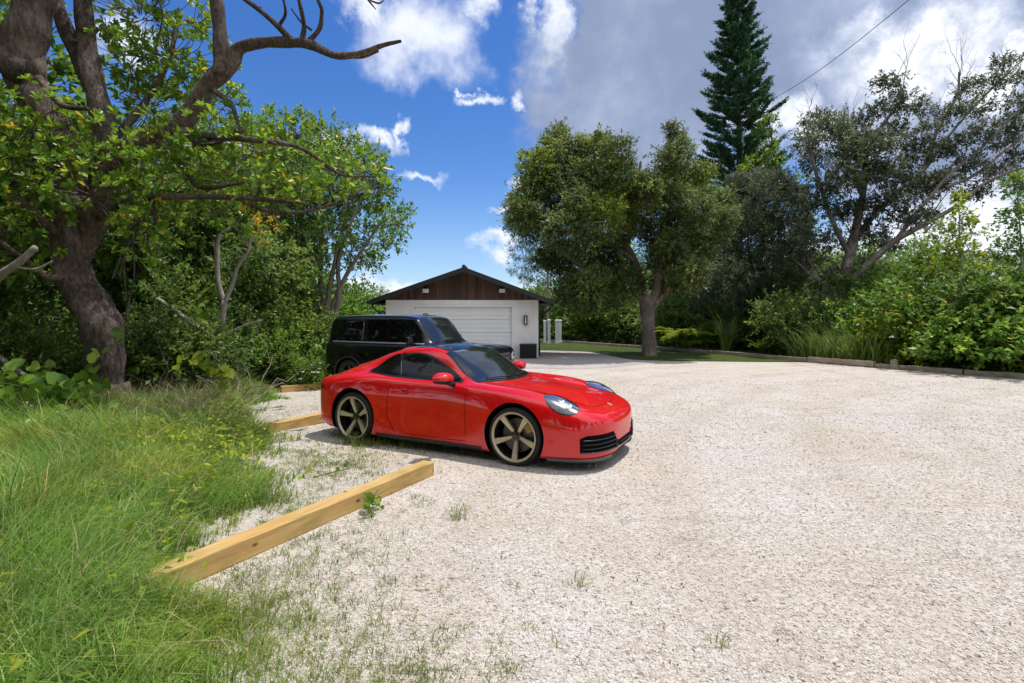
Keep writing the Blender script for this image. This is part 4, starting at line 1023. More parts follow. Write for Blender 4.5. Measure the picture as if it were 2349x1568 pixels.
def limb_path(a, b, rng, wob=.12, n=6, sag=0.0):
    a = np.asarray(a, float); b = np.asarray(b, float); t = np.linspace(0, 1, n)[:, None]; L_ = np.linalg.norm(b-a)
    P = a+(b-a)*t+rng.normal(size=(n, 3))*wob*L_*np.sin(PI*t)*.5; P[:, 2] += (np.sin(PI*t)*sag*L_)[:, 0]; return catmull(P, 4)
def branch_out(mb, p, d, L_, r, depth, rng, split=3, ang=.6, tips=None, seg=6, up=.15):
    n = 5; P = [np.array(p)]; dd = unit(np.array(d, float))
    for i in range(n): dd = unit(dd+rng.normal(size=3)*.14+np.array([0, 0, up*.15])); P.append(P[-1]+dd*L_/n)
    P = np.array(P); mb.tube(P, np.linspace(r, r*.55, n+1), max(3, seg), False)
    if depth == 0:
        if tips is not None: tips.append((P[-1], dd))
        return
    for k in range(split):
        q = P[rng.integers(2, n+1)] if k else P[-1]
        nd = unit(dd+ang*rng.normal(size=3)+np.array([0, 0, up])); branch_out(mb, q, nd, L_*rng.uniform(.55, .8), r*.5, depth-1, rng, split, ang, tips, max(3, seg-1), up)

def clump_tree(name, label, cat, base, trunk, r0, clumps, leaf, lfmat, barkmat, seed, ntw=90, per=7, group=None, trunk_r1=.35, limbs=True, up=.35, twl=(.3, .6), shell=.4, kind='kite', extra=None, upn=.8, twigs=True):
    """trunk: world points from the ground up; clumps: list of (centre, radius3)"""
    rng = np.random.default_rng(seed); base = np.array(base, float)
    root = empty(name, tuple(base), 0, label, cat, group)
    mb = MB(); T = catmull(np.array(trunk, float)-base, 5); mb.tube(T, np.linspace(r0, r0*trunk_r1, len(T)), 12, True, .03, rng)
    fg = FG()
    for (c, R) in clumps:
        c = np.array(c, float)-base; R = np.array(R if hasattr(R, '__len__') else (R,)*3, float)
        if limbs:
            k = int(len(T)*rng.uniform(.45, .98)); k = min(k, len(T)-1)
            while k > 2 and T[k][2] > c[2]: k -= 1
            Lp = limb_path(T[k], c, rng, .10, 6, .06); mb.tube(Lp, np.linspace(max(.02, r0*trunk_r1*.8), .015, len(Lp)), 6, False)
        vol = (R[0]*R[1]*R[2])**(1/3.0); m = int(ntw*max(.35, vol**1.7))
        P, D, TL = clump_twigs(c, R, m, rng, up, (twl[0]*max(.6, min(1.4, vol)), twl[1]*max(.6, min(1.4, vol))), shell)
        leaves_on(fg, P, D, TL, per, leaf[0], leaf[1], rng, kind, upn=upn)
        if twigs:
            for q in range(0, m, 3): mb.tube([P[q]-(P[q]-c)*.5, P[q], P[q]+D[q]*TL[q]], [.012, .007, .003], 3, False)
    if extra: extra(mb, fg, base, rng)
    mb.obj('trunk', M[barkmat], root, True); fg.obj('crown', M[lfmat], root)
    return root

def px_clumps(lst, Y, depth=1.0, rng=None, zmul=1.0):
    """(u, v, r_px[, dY]) -> world clumps at about depth Y"""
    out = []
    for t in lst:
        u, v, r = t[:3]; dy = t[3] if len(t) > 3 else (rng.uniform(-depth, depth) if rng is not None else 0)
        Yc = Y+dy; R = r/FPX*Y; out.append((W(u, v, Yc)*np.array([1, 1, 1]), (R, R, R*zmul)))
    return out
rg = np.random.default_rng(5)
# ------------------------------------------------------------------ foreground mangrove tree
def scr_path(pts, Y0, Y1=None):
    Y1 = Y0 if Y1 is None else Y1; n = len(pts); return np.array([W(u, v, Y0+(Y1-Y0)*i/(n-1)) for i, (u, v) in enumerate(pts)])
def ribbed_tube(mb, path, rad, rng, seg=16, amp=.07):
    V, F = tube_geo(path, rad, seg, True); n = len(path); ph = rng.uniform(0, 6, 5)
    C_ = np.repeat(np.asarray(path), seg, 0); a = np.tile(np.arange(seg)*2*PI/seg, n); t = np.repeat(np.arange(n), seg)
    k = 1+amp*(np.sin(3*a+ph[0]+t*.25)+.6*np.sin(5*a+ph[1]-t*.18)+.5*np.sin(2*a+ph[2]+t*.7))+rng.normal(size=len(V))*.018+.05*np.sin(t*.9+ph[3])
    mb.add(C_+(V-C_)*k[:, None], F)
def big_tree():
    rng = np.random.default_rng(21); Y = 8.0; base = W(246, 985, Y); base[2] = float(gz(Y))-.02
    root = empty('mangrove_tree', tuple(base), 0, 'large gnarled leaning tree with thick dark forking trunk in the left foreground', 'tree')
    mb = MB(); S_ = FPX/Y
    def limb(pts, rpx, Y0=Y, Y1=Y, seg=14, amp=.05, dst=None):
        P = catmull(scr_path(pts, Y0, Y1)-base, 6); ribbed_tube(dst or mb, P, np.interp(np.linspace(0, 1, len(P)), np.linspace(0, 1, len(rpx)), np.array(rpx)/S_), rng, seg, amp)
    limb([(246, 1010), (244, 950), (243, 870), (240, 800), (226, 735), (196, 682), (170, 625), (160, 560), (163, 480), (166, 400), (158, 335)], [50, 38, 36, 37, 40, 38, 34, 32, 31, 30, 30], seg=22, amp=.07)
    limb([(166, 400), (150, 330), (124, 285), (90, 242), (60, 185), (58, 110), (70, 40), (84, -90), (60, -230), (90, -380), (80, -560), (120, -700)], [29, 29, 30, 32, 36, 39, 38, 34, 28, 20, 12, 3], Y, 7.6, 20, .05)
    limb([(58, 165), (20, 150), (-40, 110), (-100, 80), (-220, 0), (-330, -120)], [30, 26, 22, 18, 11, 3], 7.7, 7.2)
    limb([(180, 600), (205, 530), (232, 460), (250, 390), (246, 320), (226, 240), (205, 150), (196, 60), (190, -60), (215, -200), (200, -340), (240, -480)], [20, 27, 30, 28, 25, 23, 21, 19, 16, 12, 8, 3], 8.1, 8.4, 16)
    limb([(222, 230), (190, 150), (158, 80), (130, 10), (118, -60), (60, -200), (20, -330)], [18, 18, 17, 15, 13, 9, 3], 8.35, 8.6)
    limb([(246, 420), (300, 345), (350, 312), (405, 290), (452, 240), (482, 192), (528, 150), (548, 112), (600, 98), (660, 98), (712, 104), (770, 128), (830, 122), (880, 104), (920, 95)], [24, 23, 21, 20, 20, 19, 17, 13, 11, 11, 9.5, 7.5, 6, 4.5, 3], 8.1, 7.2, 16)
    limb([(508, 175), (508, 120), (502, 50), (494, -60), (520, -180), (500, -300), (530, -420)], [17, 17, 14, 12, 9, 6, 2], 7.7, 7.6, 12)
    for pts, r in (([(672, 98), (635, 58), (588, 18), (540, -20), (500, -90)], [8, 6, 5, 4, 1]), ([(692, 98), (698, 60), (688, 10), (680, -30), (690, -120)], [6, 5, 4, 3, 1]), ([(705, 98), (732, 68), (738, 25), (728, -15), (750, -80)], [6, 5, 4, 3, 1]),
                   ([(640, 60), (655, 30), (645, -20)], [4, 3, 2]), ([(780, 128), (830, 132), (868, 118)], [4, 3, 2]), ([(716, 70), (690, 50), (668, 20)], [3, 2, 1.5]), ([(600, 20), (570, 5), (555, -20)], [3, 2, 2]),
                   ([(728, -15), (780, -50), (835, -25), (845, 0), (862, 22)], [3, 3, 3, 2.5, 1]), ([(845, 0), (868, 8), (880, 2)], [2, 2, 1])):
        limb(pts, r, 7.5, 7.3, 7)
    for pts, r, ya, yb in (([(380, 300), (450, 312), (540, 318), (640, 327)], [11, 8, 7, 5], 8.0, 6.9), ([(230, 500), (300, 462), (390, 452), (540, 454), (700, 467)], [9, 8, 7, 6, 3], 8.0, 6.8),
                   ([(640, 327), (700, 345), (780, 400), (850, 405)], [5, 4, 3, 2], 6.9, 7.2), ([(540, 454), (640, 490), (760, 470), (840, 430)], [5, 4, 3, 2], 7.2, 7.4),
                   ([(250, 330), (330, 240), (390, 130), (410, 20)], [10, 8, 6, 4], 8.4, 9.0), ([(160, 560), (90, 500), (20, 440), (-40, 400)], [12, 9, 7, 5], 8.0, 6.8),
                   ([(200, 620), (120, 640), (60, 600), (-20, 540)], [9, 7, 6, 5], 8.0, 7.0), ([(90, 180), (140, 240), (200, 250)], [8, 6, 4], 7.6, 7.0), ([(405, 290), (470, 330), (560, 300)], [9, 7, 4], 7.9, 7.2),
                   ([(350, 310), (420, 380), (460, 430), (560, 420)], [8, 6, 5, 3], 8.0, 7.0), ([(246, 380), (300, 400), (340, 430), (360, 520)], [7, 6, 5, 4], 8.0, 7.4), ([(480, 200), (530, 240), (550, 300)], [7, 5, 3], 7.8, 7.3)):
        limb(pts, r, ya, yb, 8)
    # exposed roots / flare
    for a in np.linspace(0, 2*PI, 8)[:-1]:
        d = np.array([math.cos(a), math.sin(a), 0]); mb.tube(catmull([[0, 0, .55]+d*.12, [0, 0, .22]+d*.32, d*.55+[0, 0, .0], d*.85-[0, 0, .12]], 4), [.2, .15, .10, .04], 8, True, .05, rng)
    # hanging vines
    for (u0, v0, u1, v1) in ((292, 395, 290, 690), (300, 520, 296, 780), (365, 0, 360, 120), (258, 640, 300, 520)):
        P = catmull(scr_path([(u0, v0), ((u0+u1)/2+10, (v0+v1)/2-20), ((u0+u1)/2-6, (v0+v1)/2+60), (u1, v1)], 7.4)-base, 6); mb.tube(P, 1.6/S_, 4, False)
    fg = FG(); fo = FG()
    cl = [(20, 60, 60), (330, 50, 85), (400, 130, 85), (300, 150, 70), (470, 230, 55), (350, 260, 80), (60, 270, 80), (30, 350, 80), (120, 330, 80), (240, 340, 70), (440, 330, 70), (530, 320, 55), (330, 340, 70), (420, 220, 60),
          (90, 430, 90), (200, 440, 75), (330, 430, 70), (430, 400, 65), (540, 410, 60), (620, 390, 50), (700, 390, 42), (780, 400, 42), (850, 420, 22), (50, 520, 85), (20, 590, 60), (600, 460, 55), (680, 440, 40),
          (330, 510, 60), (560, 350, 55), (650, 350, 42), (520, 250, 35), (110, 380, 70), (180, 300, 50), (0, 430, 80), (400, 480, 55), (450, 60, 40), (150, 150, 30), (250, 90, 40), (90, 20, 25), (500, 480, 50), (740, 440, 30), (270, 400, 50), (80, -420, 110), (150, -560, 120), (240, -420, 90), (40, -300, 80), (-250, -60, 110), (510, -380, 80), (20, -560, 100), (330, -300, 70)]
    for i, (u, v, r) in enumerate(cl):
        for q in range(2):
            Yc = rng.uniform(6.9, 7.8) if (q == 0 and v > 260) else rng.uniform(8.6, 10.2)
            c = W(u+rng.uniform(-15, 15), v+rng.uniform(-15, 15), Yc)-base; R = r/FPX*Yc
            m = int(14*(R/.45)**1.6)+4
            P, D, TL = clump_twigs(c, (R, R, R*.8), m, rng, .6, (.12, .25), .2)
            E = P+D*TL[:, None]
            rosettes(fg, E, D, 9, .135, .062, rng)
            for k in range(0, m): mb.tube([P[k]-(P[k]-c)*.6, P[k], E[k]], [.009, .006, .004], 3, False)
    mb.obj('trunk', M['bark_big'], root, True); fg.obj('crown', M['lf_near'], root)
big_tree()

# ------------------------------------------------------------------ pale forked tree, dead branches on the left
def simple_limb_tree(name, label, cat, limbs, Y, clumps, lf, bark, seed, leaf=(.10, .05), group=None, base=None):
    rng = np.random.default_rng(seed); b = np.array(base if base is not None else limbs[0][0][0], float); root = empty(name, tuple(b), 0, label, cat, group); mb = MB()
    for P, r in limbs:
        Pc = catmull(np.array(P)-b, 5); ribbed_tube(mb, Pc, np.interp(np.linspace(0, 1, len(Pc)), np.linspace(0, 1, len(r)), r), rng, 9, .05)
    mb.obj('trunk', M[bark], root, True)
    if clumps:
        fg = FG()
        for c, R in clumps:
            P, D, TL = clump_twigs(np.array(c)-b, R, int(30*max(.3, R[0])**1.5)+12, rng, .3, (.15, .35)); leaves_on(fg, P, D, TL, 8, leaf[0], leaf[1], rng)
        fg.obj('crown', M[lf], root)
    return root
Yf = 11.0; q = Yf/FPX
simple_limb_tree('forked_tree', 'small pale barked tree forking in two with yellow leaves at its right tip', 'tree',
    [(scr_path([(488, 888), (495, 820), (505, 760), (515, 690)], Yf), [9*q, 8*q, 8*q, 7*q]), (scr_path([(515, 700), (500, 645), (498, 580), (503, 545), (528, 522)], Yf), [6*q, 5.5*q, 5*q, 4*q, 2.5*q]),
     (scr_path([(513, 700), (532, 655), (545, 612), (570, 575), (576, 545), (605, 525)], Yf), [6*q, 5*q, 4*q, 3.5*q, 3*q, 1.5*q]), (scr_path([(495, 790), (470, 770), (440, 735)], Yf), [4*q, 3*q, 2*q]), (scr_path([(500, 780), (560, 748), (600, 735)], Yf), [4*q, 3*q, 2*q])],
    Yf, [(W(615, 522, Yf), (.24, .24, .2)), (W(590, 535, Yf), (.15, .15, .12))], 'lf_orange', 'bark_pale', 41, (.08, .03))
simple_limb_tree('dead_branch', 'bare pale branch slanting down through the undergrowth beside the forked tree', 'branch', [(scr_path([(362, 686), (400, 712), (440, 742), (492, 775)], 10.2), [.04, .045, .04, .03]), (scr_path([(448, 745), (452, 790), (458, 850)], 10.2), [.035, .035, .04])], 10, None, None, 'bark_pale', 42)
simple_limb_tree('dead_branch', 'bare pale branch poking in from the left edge beside the big trunk', 'branch', [(scr_path([(-60, 680), (0, 632), (40, 605), (82, 568)], 6.6), [.06, .055, .045, .04]), (scr_path([(30, 612), (80, 618), (120, 600)], 6.6), [.02, .015, .01])], 10, None, None, 'bark_pale', 43)
simple_limb_tree('dead_branch', 'thin grey fallen branch slanting through leaves at the lower left edge', 'branch', [(scr_path([(-30, 800), (30, 845), (80, 880), (110, 930)], 7.0), [.035, .035, .03, .03])], 10, None, None, 'bark_grey', 44)

# ------------------------------------------------------------------ left woods
def column_tree(name, label, u, Y, vtop, vbot, wpx, lf, bark, seed, leaf, ntw, per=7, group=None, step=.85, r=.13, lean=0):
    rng = np.random.default_rng(seed); cl = []; v = vtop+wpx*.5; n = 0
    while v < vbot:
        k = 2 if v < vbot-60 else 2
        for t in range(k):
            uu = u+rng.uniform(-1, 1)*wpx*.8+lean*(vbot-v); rr = wpx*rng.uniform(.55, .8); Yc = Y+rng.uniform(-1, 1)*wpx/FPX*Y*1.0
            cl.append((W(uu, v+rng.uniform(-.2, .2)*wpx, Yc), (rr/FPX*Y,)*3))
        v += wpx*step
    g0 = W(u, 800, Y); g0[2] = float(gz(Y)); top = W(u+lean*(vbot-vtop), vtop+wpx, Y)
    tr = [g0-np.array([0, 0, .1]), g0+(top-g0)*.3+rng.normal(size=3)*.12, g0+(top-g0)*.65+rng.normal(size=3)*.2, top]
    return clump_tree(name, label, 'tree', g0, tr, r, cl, leaf, lf, bark, seed, ntw, per, group)
GW = 'trees of the dense wood on the left'
lw = [(15, 11.5, 330, 800, 85, 'lf_mid', 'leafy woodland tree at the far left edge behind the big leaning trunk'),
      (110, 12.5, 420, 810, 80, 'lf_dark', 'dark leafy woodland tree directly left of the big leaning trunk'),
      (215, 13.5, 380, 810, 85, 'lf_dark', 'woodland tree hidden behind the big leaning trunk'),
      (320, 12.5, 400, 820, 80, 'lf_dark', 'dark woodland tree just right of the big leaning trunk'),
      (410, 14.5, 350, 810, 85, 'lf_mid', 'woodland tree rising left of the pale forked tree'),
      (500, 15.5, 390, 810, 80, 'lf_dark', 'dark woodland tree behind the pale forked tree'),
      (590, 14.0, 560, 820, 70, 'lf_dark', 'low woodland tree right of the pale forked tree'),
      (660, 15.5, 620, 820, 62, 'lf_mid', 'low leafy tree left of the black off-road car')]
for i, (u, Y, vt, vb, wp, lf, lab) in enumerate(lw):
    column_tree('woodland_tree', lab, u, Y, vt, vb, wp, lf, 'bark_dark', 60+i, (.125, .06), 200, 8, GW, .62)
lw2 = [(-40, 19, 300, 780, 85), (90, 20, 240, 780, 85), (200, 21, 330, 780, 85), (310, 20, 300, 780, 80), (430, 22, 300, 780, 85), (540, 21, 330, 780, 80), (610, 24, 420, 780, 60)]
for i, (u, Y, vt, vb, wp) in enumerate(lw2):
    column_tree('tall_woodland_tree', ['tall tree at the far left rear of the left wood', 'tall tree in the second row behind the big tree crown', 'tall tree in the second row directly behind the big leaning trunk', 'tall tree in the second row between the big trunk and the arching bare limb', 'tall tree in the second row behind the arching bare limb', 'tall tree in the second row above the pale forked tree', 'tree in the second row beside the crown of the many stemmed tree'][i],
        u, Y, vt, vb, wp, 'lf_mid' if i % 2 else 'lf_dark', 'bark_dark', 80+i, (.17, .08), 110, 7, GW, .8)

# many-stemmed tree behind the off-road car
def multi_stem():
    Y = 17.0; rng = np.random.default_rng(31); base = W(738, 815, Y); base[2] = float(gz(Y)); s1 = Y/FPX
    root = empty('multi_stem_tree', tuple(base), 0, 'leafy tree with several slim grey stems rising behind the black off-road car', 'tree'); mb = MB(); fg = FG()
    for pts in ([(735, 815), (728, 720), (712, 620), (690, 520), (660, 400)], [(738, 815), (738, 700), (735, 600), (742, 480), (740, 350)], [(742, 815), (750, 700), (768, 600), (790, 500), (800, 380)], [(745, 815), (760, 720), (790, 640), (840, 560), (880, 500)],
                [(733, 815), (716, 730), (690, 660), (640, 560), (600, 450)], [(740, 815), (722, 690), (716, 580), (730, 450), (700, 330)], [(742, 815), (776, 690), (778, 590), (830, 450)]):
        P = catmull(scr_path(pts, Y, Y+rng.uniform(-1.2, 1.2))-base, 5); ribbed_tube(mb, P, np.linspace(7.5*s1, 2*s1, len(P)), rng, 8, .05)
    cl = [(620, 290, 36), (680, 310, 42), (740, 325, 42), (790, 350, 46), (838, 380, 40), (868, 430, 36), (885, 500, 28), (912, 515, 22), (850, 560, 30), (805, 580, 30), (822, 612, 18), (790, 490, 50), (720, 470, 55), (650, 420, 60), (700, 400, 60), (600, 350, 60),
          (640, 500, 55), (690, 545, 48), (640, 590, 45), (830, 450, 42), (590, 450, 60), (760, 420, 55), (900, 560, 20), (860, 600, 14), (720, 600, 30), (575, 300, 30), (930, 490, 10), (760, 540, 38), (600, 560, 45)]
    for (u, v, r) in cl:
        Yc = Y+rng.uniform(-1.5, 1.5); c = W(u, v, Yc)-base; R = r*s1
        P, D, TL = clump_twigs(c, (R, R, R*.9), int(300*max(.25, R)**1.7), rng, .3, (.2, .45)); leaves_on(fg, P, D, TL, 8, .13, .07, rng)
        for k in range(0, len(P), 4): mb.tube([c+(P[k]-c)*.1, P[k], P[k]+D[k]*TL[k]], [.014, .008, .004], 3, False)
    mb.obj('trunk', M['bark_grey'], root, True); fg.obj('crown', M['lf_mid'], root)
multi_stem()
clump_tree('small_tree', 'small distant tree seen between the black off-road car and the garage roof', 'tree', (W(805, 780, 36)[0], 36, -.15), [W(805, 790, 36), W(805, 740, 36), W(806, 700, 36)], .14,
    px_clumps([(775, 700, 26), (800, 680, 24), (832, 672, 22), (850, 700, 22), (815, 715, 32), (780, 735, 32), (845, 735, 30), (760, 740, 30)], 36, 1.5, rg), (.24, .11), 'lf_mid', 'bark_dark', 91, 60)

# ------------------------------------------------------------------ lawn oak
def oak():
    Y = 23.1; rng = np.random.default_rng(71); base = W(1489, 817, Y); base[2] = float(gz(Y)); s1 = Y/FPX
    root = empty('oak_tree', tuple(base), 0, 'broad olive green oak standing on the lawn with a thick grey trunk', 'tree'); mb = MB(); fg = FG()
    def limb(pts, r, Ya=Y, Yb=Y, seg=10):
        P = catmull(scr_path(pts, Ya, Yb)-base, 5); ribbed_tube(mb, P, np.interp(np.linspace(0, 1, len(P)), np.linspace(0, 1, len(r)), np.array(r)*s1), rng, seg, .05)
    limb([(1489, 822), (1489, 780), (1487, 735), (1484, 700), (1478, 670)], [18, 15, 14.5, 17, 14], seg=16)
    limb([(1480, 700), (1470, 660), (1455, 600), (1420, 540), (1380, 470), (1350, 400)], [12, 11, 10, 8, 6, 3], Y, Y+1)
    limb([(1486, 705), (1505, 670), (1512, 610), (1515, 540), (1535, 480), (1545, 430)], [12, 10, 8, 6, 4, 2], Y, Y-.6)
    limb([(1492, 710), (1515, 685), (1560, 640), (1600, 580), (1640, 500)], [10, 9, 7, 5, 3], Y, Y+1.2)
    limb([(1476, 690), (1450, 660), (1390, 640), (1330, 610), (1270, 560)], [9, 7, 6, 5, 3], Y, Y-1.2)
    limb([(1455, 600), (1400, 560), (1320, 520), (1250, 480), (1215, 430)], [7, 6, 5, 4, 2], Y, Y+.8)
    limb([(1440, 560), (1450, 500), (1460, 430), (1470, 370)], [6, 5, 4, 2], Y+.5, Y-1); limb([(1380, 470), (1330, 430), (1285, 360)], [5, 4, 2], Y+1, Y)
    cl = [(1275, 325, 24), (1232, 385, 34), (1290, 390, 42), (1360, 350, 34), (1415, 352, 28), (1208, 450, 38), (1280, 460, 46), (1350, 420, 50), (1420, 420, 48), (1480, 440, 32), (1540, 372, 32), (1550, 325, 16), (1228, 520, 38), (1300, 535, 46), (1370, 500, 50),
          (1450, 480, 50), (1520, 450, 48), (1590, 440, 42), (1640, 465, 34), (1622, 520, 36), (1565, 515, 42), (1500, 535, 34), (1290, 600, 38), (1345, 580, 38), (1400, 610, 34), (1350, 650, 34), (1445, 655, 26), (1545, 600, 34), (1595, 570, 32), (1520, 650, 26),
          (1565, 650, 26), (1390, 670, 30), (1310, 650, 24), (1200, 495, 26), (1660, 500, 22), (1255, 590, 26), (1320, 340, 24), (1400, 560, 24), (1610, 400, 22), (1430, 530, 24), (1540, 560, 24), (1262, 345, 18), (1285, 300, 12), (1545, 300, 9), (1560, 345, 14), (1380, 322, 14), (1185, 475, 16), (1178, 510, 14), (1670, 480, 14), (1655, 540, 18), (1250, 420, 30), (1330, 380, 30), (1600, 480, 34), (1400, 470, 40), (1340, 470, 40), (1480, 440, 34), (1560, 400, 22), (1660, 455, 14), (1440, 640, 26), (1400, 655, 26), (1340, 688, 20), (1290, 678, 18), (1500, 600, 22), (1545, 640, 26), (1585, 622, 26), (1520, 560, 26), (1535, 430, 30), (1610, 560, 24), (1420, 690, 16)]
    for (u, v, r) in cl:
        Yc = Y+rng.uniform(-2.6, 2.6); c = W(u, v, Yc)-base; R = r*s1*rng.uniform(.75, .98)
        m = int(800*max(.2, R)**1.9)+40
        P, D, TL = clump_twigs(c, (R, R, R*.85), m, rng, .25, (.25, .6), .25); leaves_on(fg, P, D, TL, 9, .15, .058, rng)
        for k in range(0, m, 8): mb.tube([c+(P[k]-c)*.1, P[k], P[k]+D[k]*TL[k]], [.016, .009, .004], 3, False)
    mb.obj('trunk', M['bark_grey'], root, True); fg.obj('crown', M['lf_oak'], root)
oak()

# ------------------------------------------------------------------ tall star pine
def star_pine():
    Y = 33.0; rng = np.random.default_rng(72); x0 = W(1693, 700, Y)[0]; base = np.array([x0, Y, float(gz(Y))]); H = 24.5
    root = empty('tall_pine', tuple(base), .3, 'very tall narrow conical pine with tiers of dark plumes reaching the clouds', 'tree'); mb = MB(); fg = FG()
    mb.tube(catmull([(0, 0, -.1), (.1, 0, H*.5), (0, .05, H)], 8), np.linspace(.32, .04, 17), 10)
    z = 7.0; k = 0
    while z < H:
        t = (z-7)/(H-7); L_ = (3.35*(1-t)**.75+.25)*rng.uniform(.78, 1.1); nb = 6 if t < .8 else 5
        if t < .12: L_ *= .55+t*3.7
        for b in range(nb):
            a = k*.7+2*PI*b/nb+rng.normal()*.12; Lb = L_*rng.uniform(.62, 1.12); o = np.array([math.cos(a), math.sin(a), 0]); n = 9
            P = np.array([o*Lb*s+np.array([0, 0, z+Lb*(.10*s+.30*s**2.2)]) for s in np.linspace(0, 1, n)]); mb.tube(P, np.linspace(.03, .008, n), 4, False)
            side = np.array([-o[1], o[0], 0])
            m = int(21*Lb)+6; s = rng.uniform(.28, 1, m); Q = np.stack([np.interp(s, np.linspace(0, 1, n), P[:, i]) for i in range(3)], 1)
            sg = rng.choice([-1, 1], m); D = unit(o*.6+side*sg[:, None]*rng.uniform(.3, 1, m)[:, None]+np.array([0, 0, 1])*rng.uniform(.35, .9, m)[:, None]); TL = rng.uniform(.25, .5, m)*(.5+.5*min(1, Lb/1.6))
            Q = np.vstack([Q, P[-3:]]); D = np.vstack([D, np.tile(unit(o+np.array([0, 0, .8])), (3, 1))]); TL = np.r_[TL, [.3, .35, .4]]
            per = 13; tt = rng.uniform(0, 1, (len(Q), per)); pos = (Q[:, None]+D[:, None]*(tt*TL[:, None])[..., None]).reshape(-1, 3)
            ax = unit(np.repeat(D, per, 0)+.75*rng.normal(size=(len(pos), 3))); fg.add(*leaf_quads(pos, ax, rng.uniform(.13, .22, len(pos)), .05, rng, .3))
        z += .58*(1-t*.42)*rng.uniform(.8, 1.2)*rng.uniform(.85, 1.15); k += 1
    mb.obj('trunk', M['bark_dark'], root, True); fg.obj('crown', M['lf_pine'], root)
star_pine()

clump_tree('dark_pine', 'dark feathery pine hanging between the garage roof and the oak', 'tree', (W(1256, 790, 36)[0], 36, -.15), [W(1256, 785, 36), W(1257, 700, 36), W(1255, 600, 36), W(1250, 500, 36)], .12,
    px_clumps([(1190, 490, 30), (1178, 525, 18), (1180, 565, 22), (1205, 590, 26), (1190, 615, 22), (1225, 632, 24), (1240, 560, 32), (1215, 540, 30), (1245, 480, 30), (1260, 640, 26), (1275, 600, 30), (1230, 600, 20), (1205, 640, 12)], 36, 1.2, rg), (.22, .035), 'lf_pine', 'bark_pale', 92, 150, 8)
clump_tree('feathery_tree', 'dark rounded feathery tree right of the oak below the tall pine', 'tree', (W(1735, 800, 27.5)[0], 27.5, -.15), [W(1735, 805, 27.5), W(1738, 700, 27.5), W(1745, 580, 27.5), W(1755, 480, 27.5)], .24,
    px_clumps([(1760, 465, 52), (1705, 478, 42), (1815, 490, 38), (1738, 422, 34), (1785, 540, 46), (1722, 540, 42), (1828, 445, 20), (1700, 598, 40), (1758, 615, 38), (1815, 580, 30), (1675, 645, 40), (1740, 680, 36), (1640, 600, 30), (1790, 420, 24), (1840, 520, 20), (1660, 545, 30), (1620, 660, 34), (1800, 650, 34), (1690, 420, 20)], 27.5, 1.8, rg), (.20, .045), 'lf_olive', 'bark_dark', 93, 330, 9, upn=.2)
clump_tree('slender_tree', 'slender fresh green tree showing right of the tall pine trunk', 'tree', (W(1800, 800, 30)[0], 30, -.15), [W(1800, 805, 30), W(1796, 650, 30), W(1785, 450, 30), W(1768, 300, 30)], .14,
    px_clumps([(1766, 285, 16), (1752, 325, 24), (1772, 352, 24), (1738, 370, 24), (1768, 395, 24), (1832, 420, 22), (1845, 465, 22), (1850, 520, 18), (1710, 400, 22), (1800, 440, 20), (1835, 560, 24), (1820, 620, 30), (1850, 660, 26)], 30, 1.0, rg), (.17, .08), 'lf_mid', 'bark_dark', 94, 120, 8)

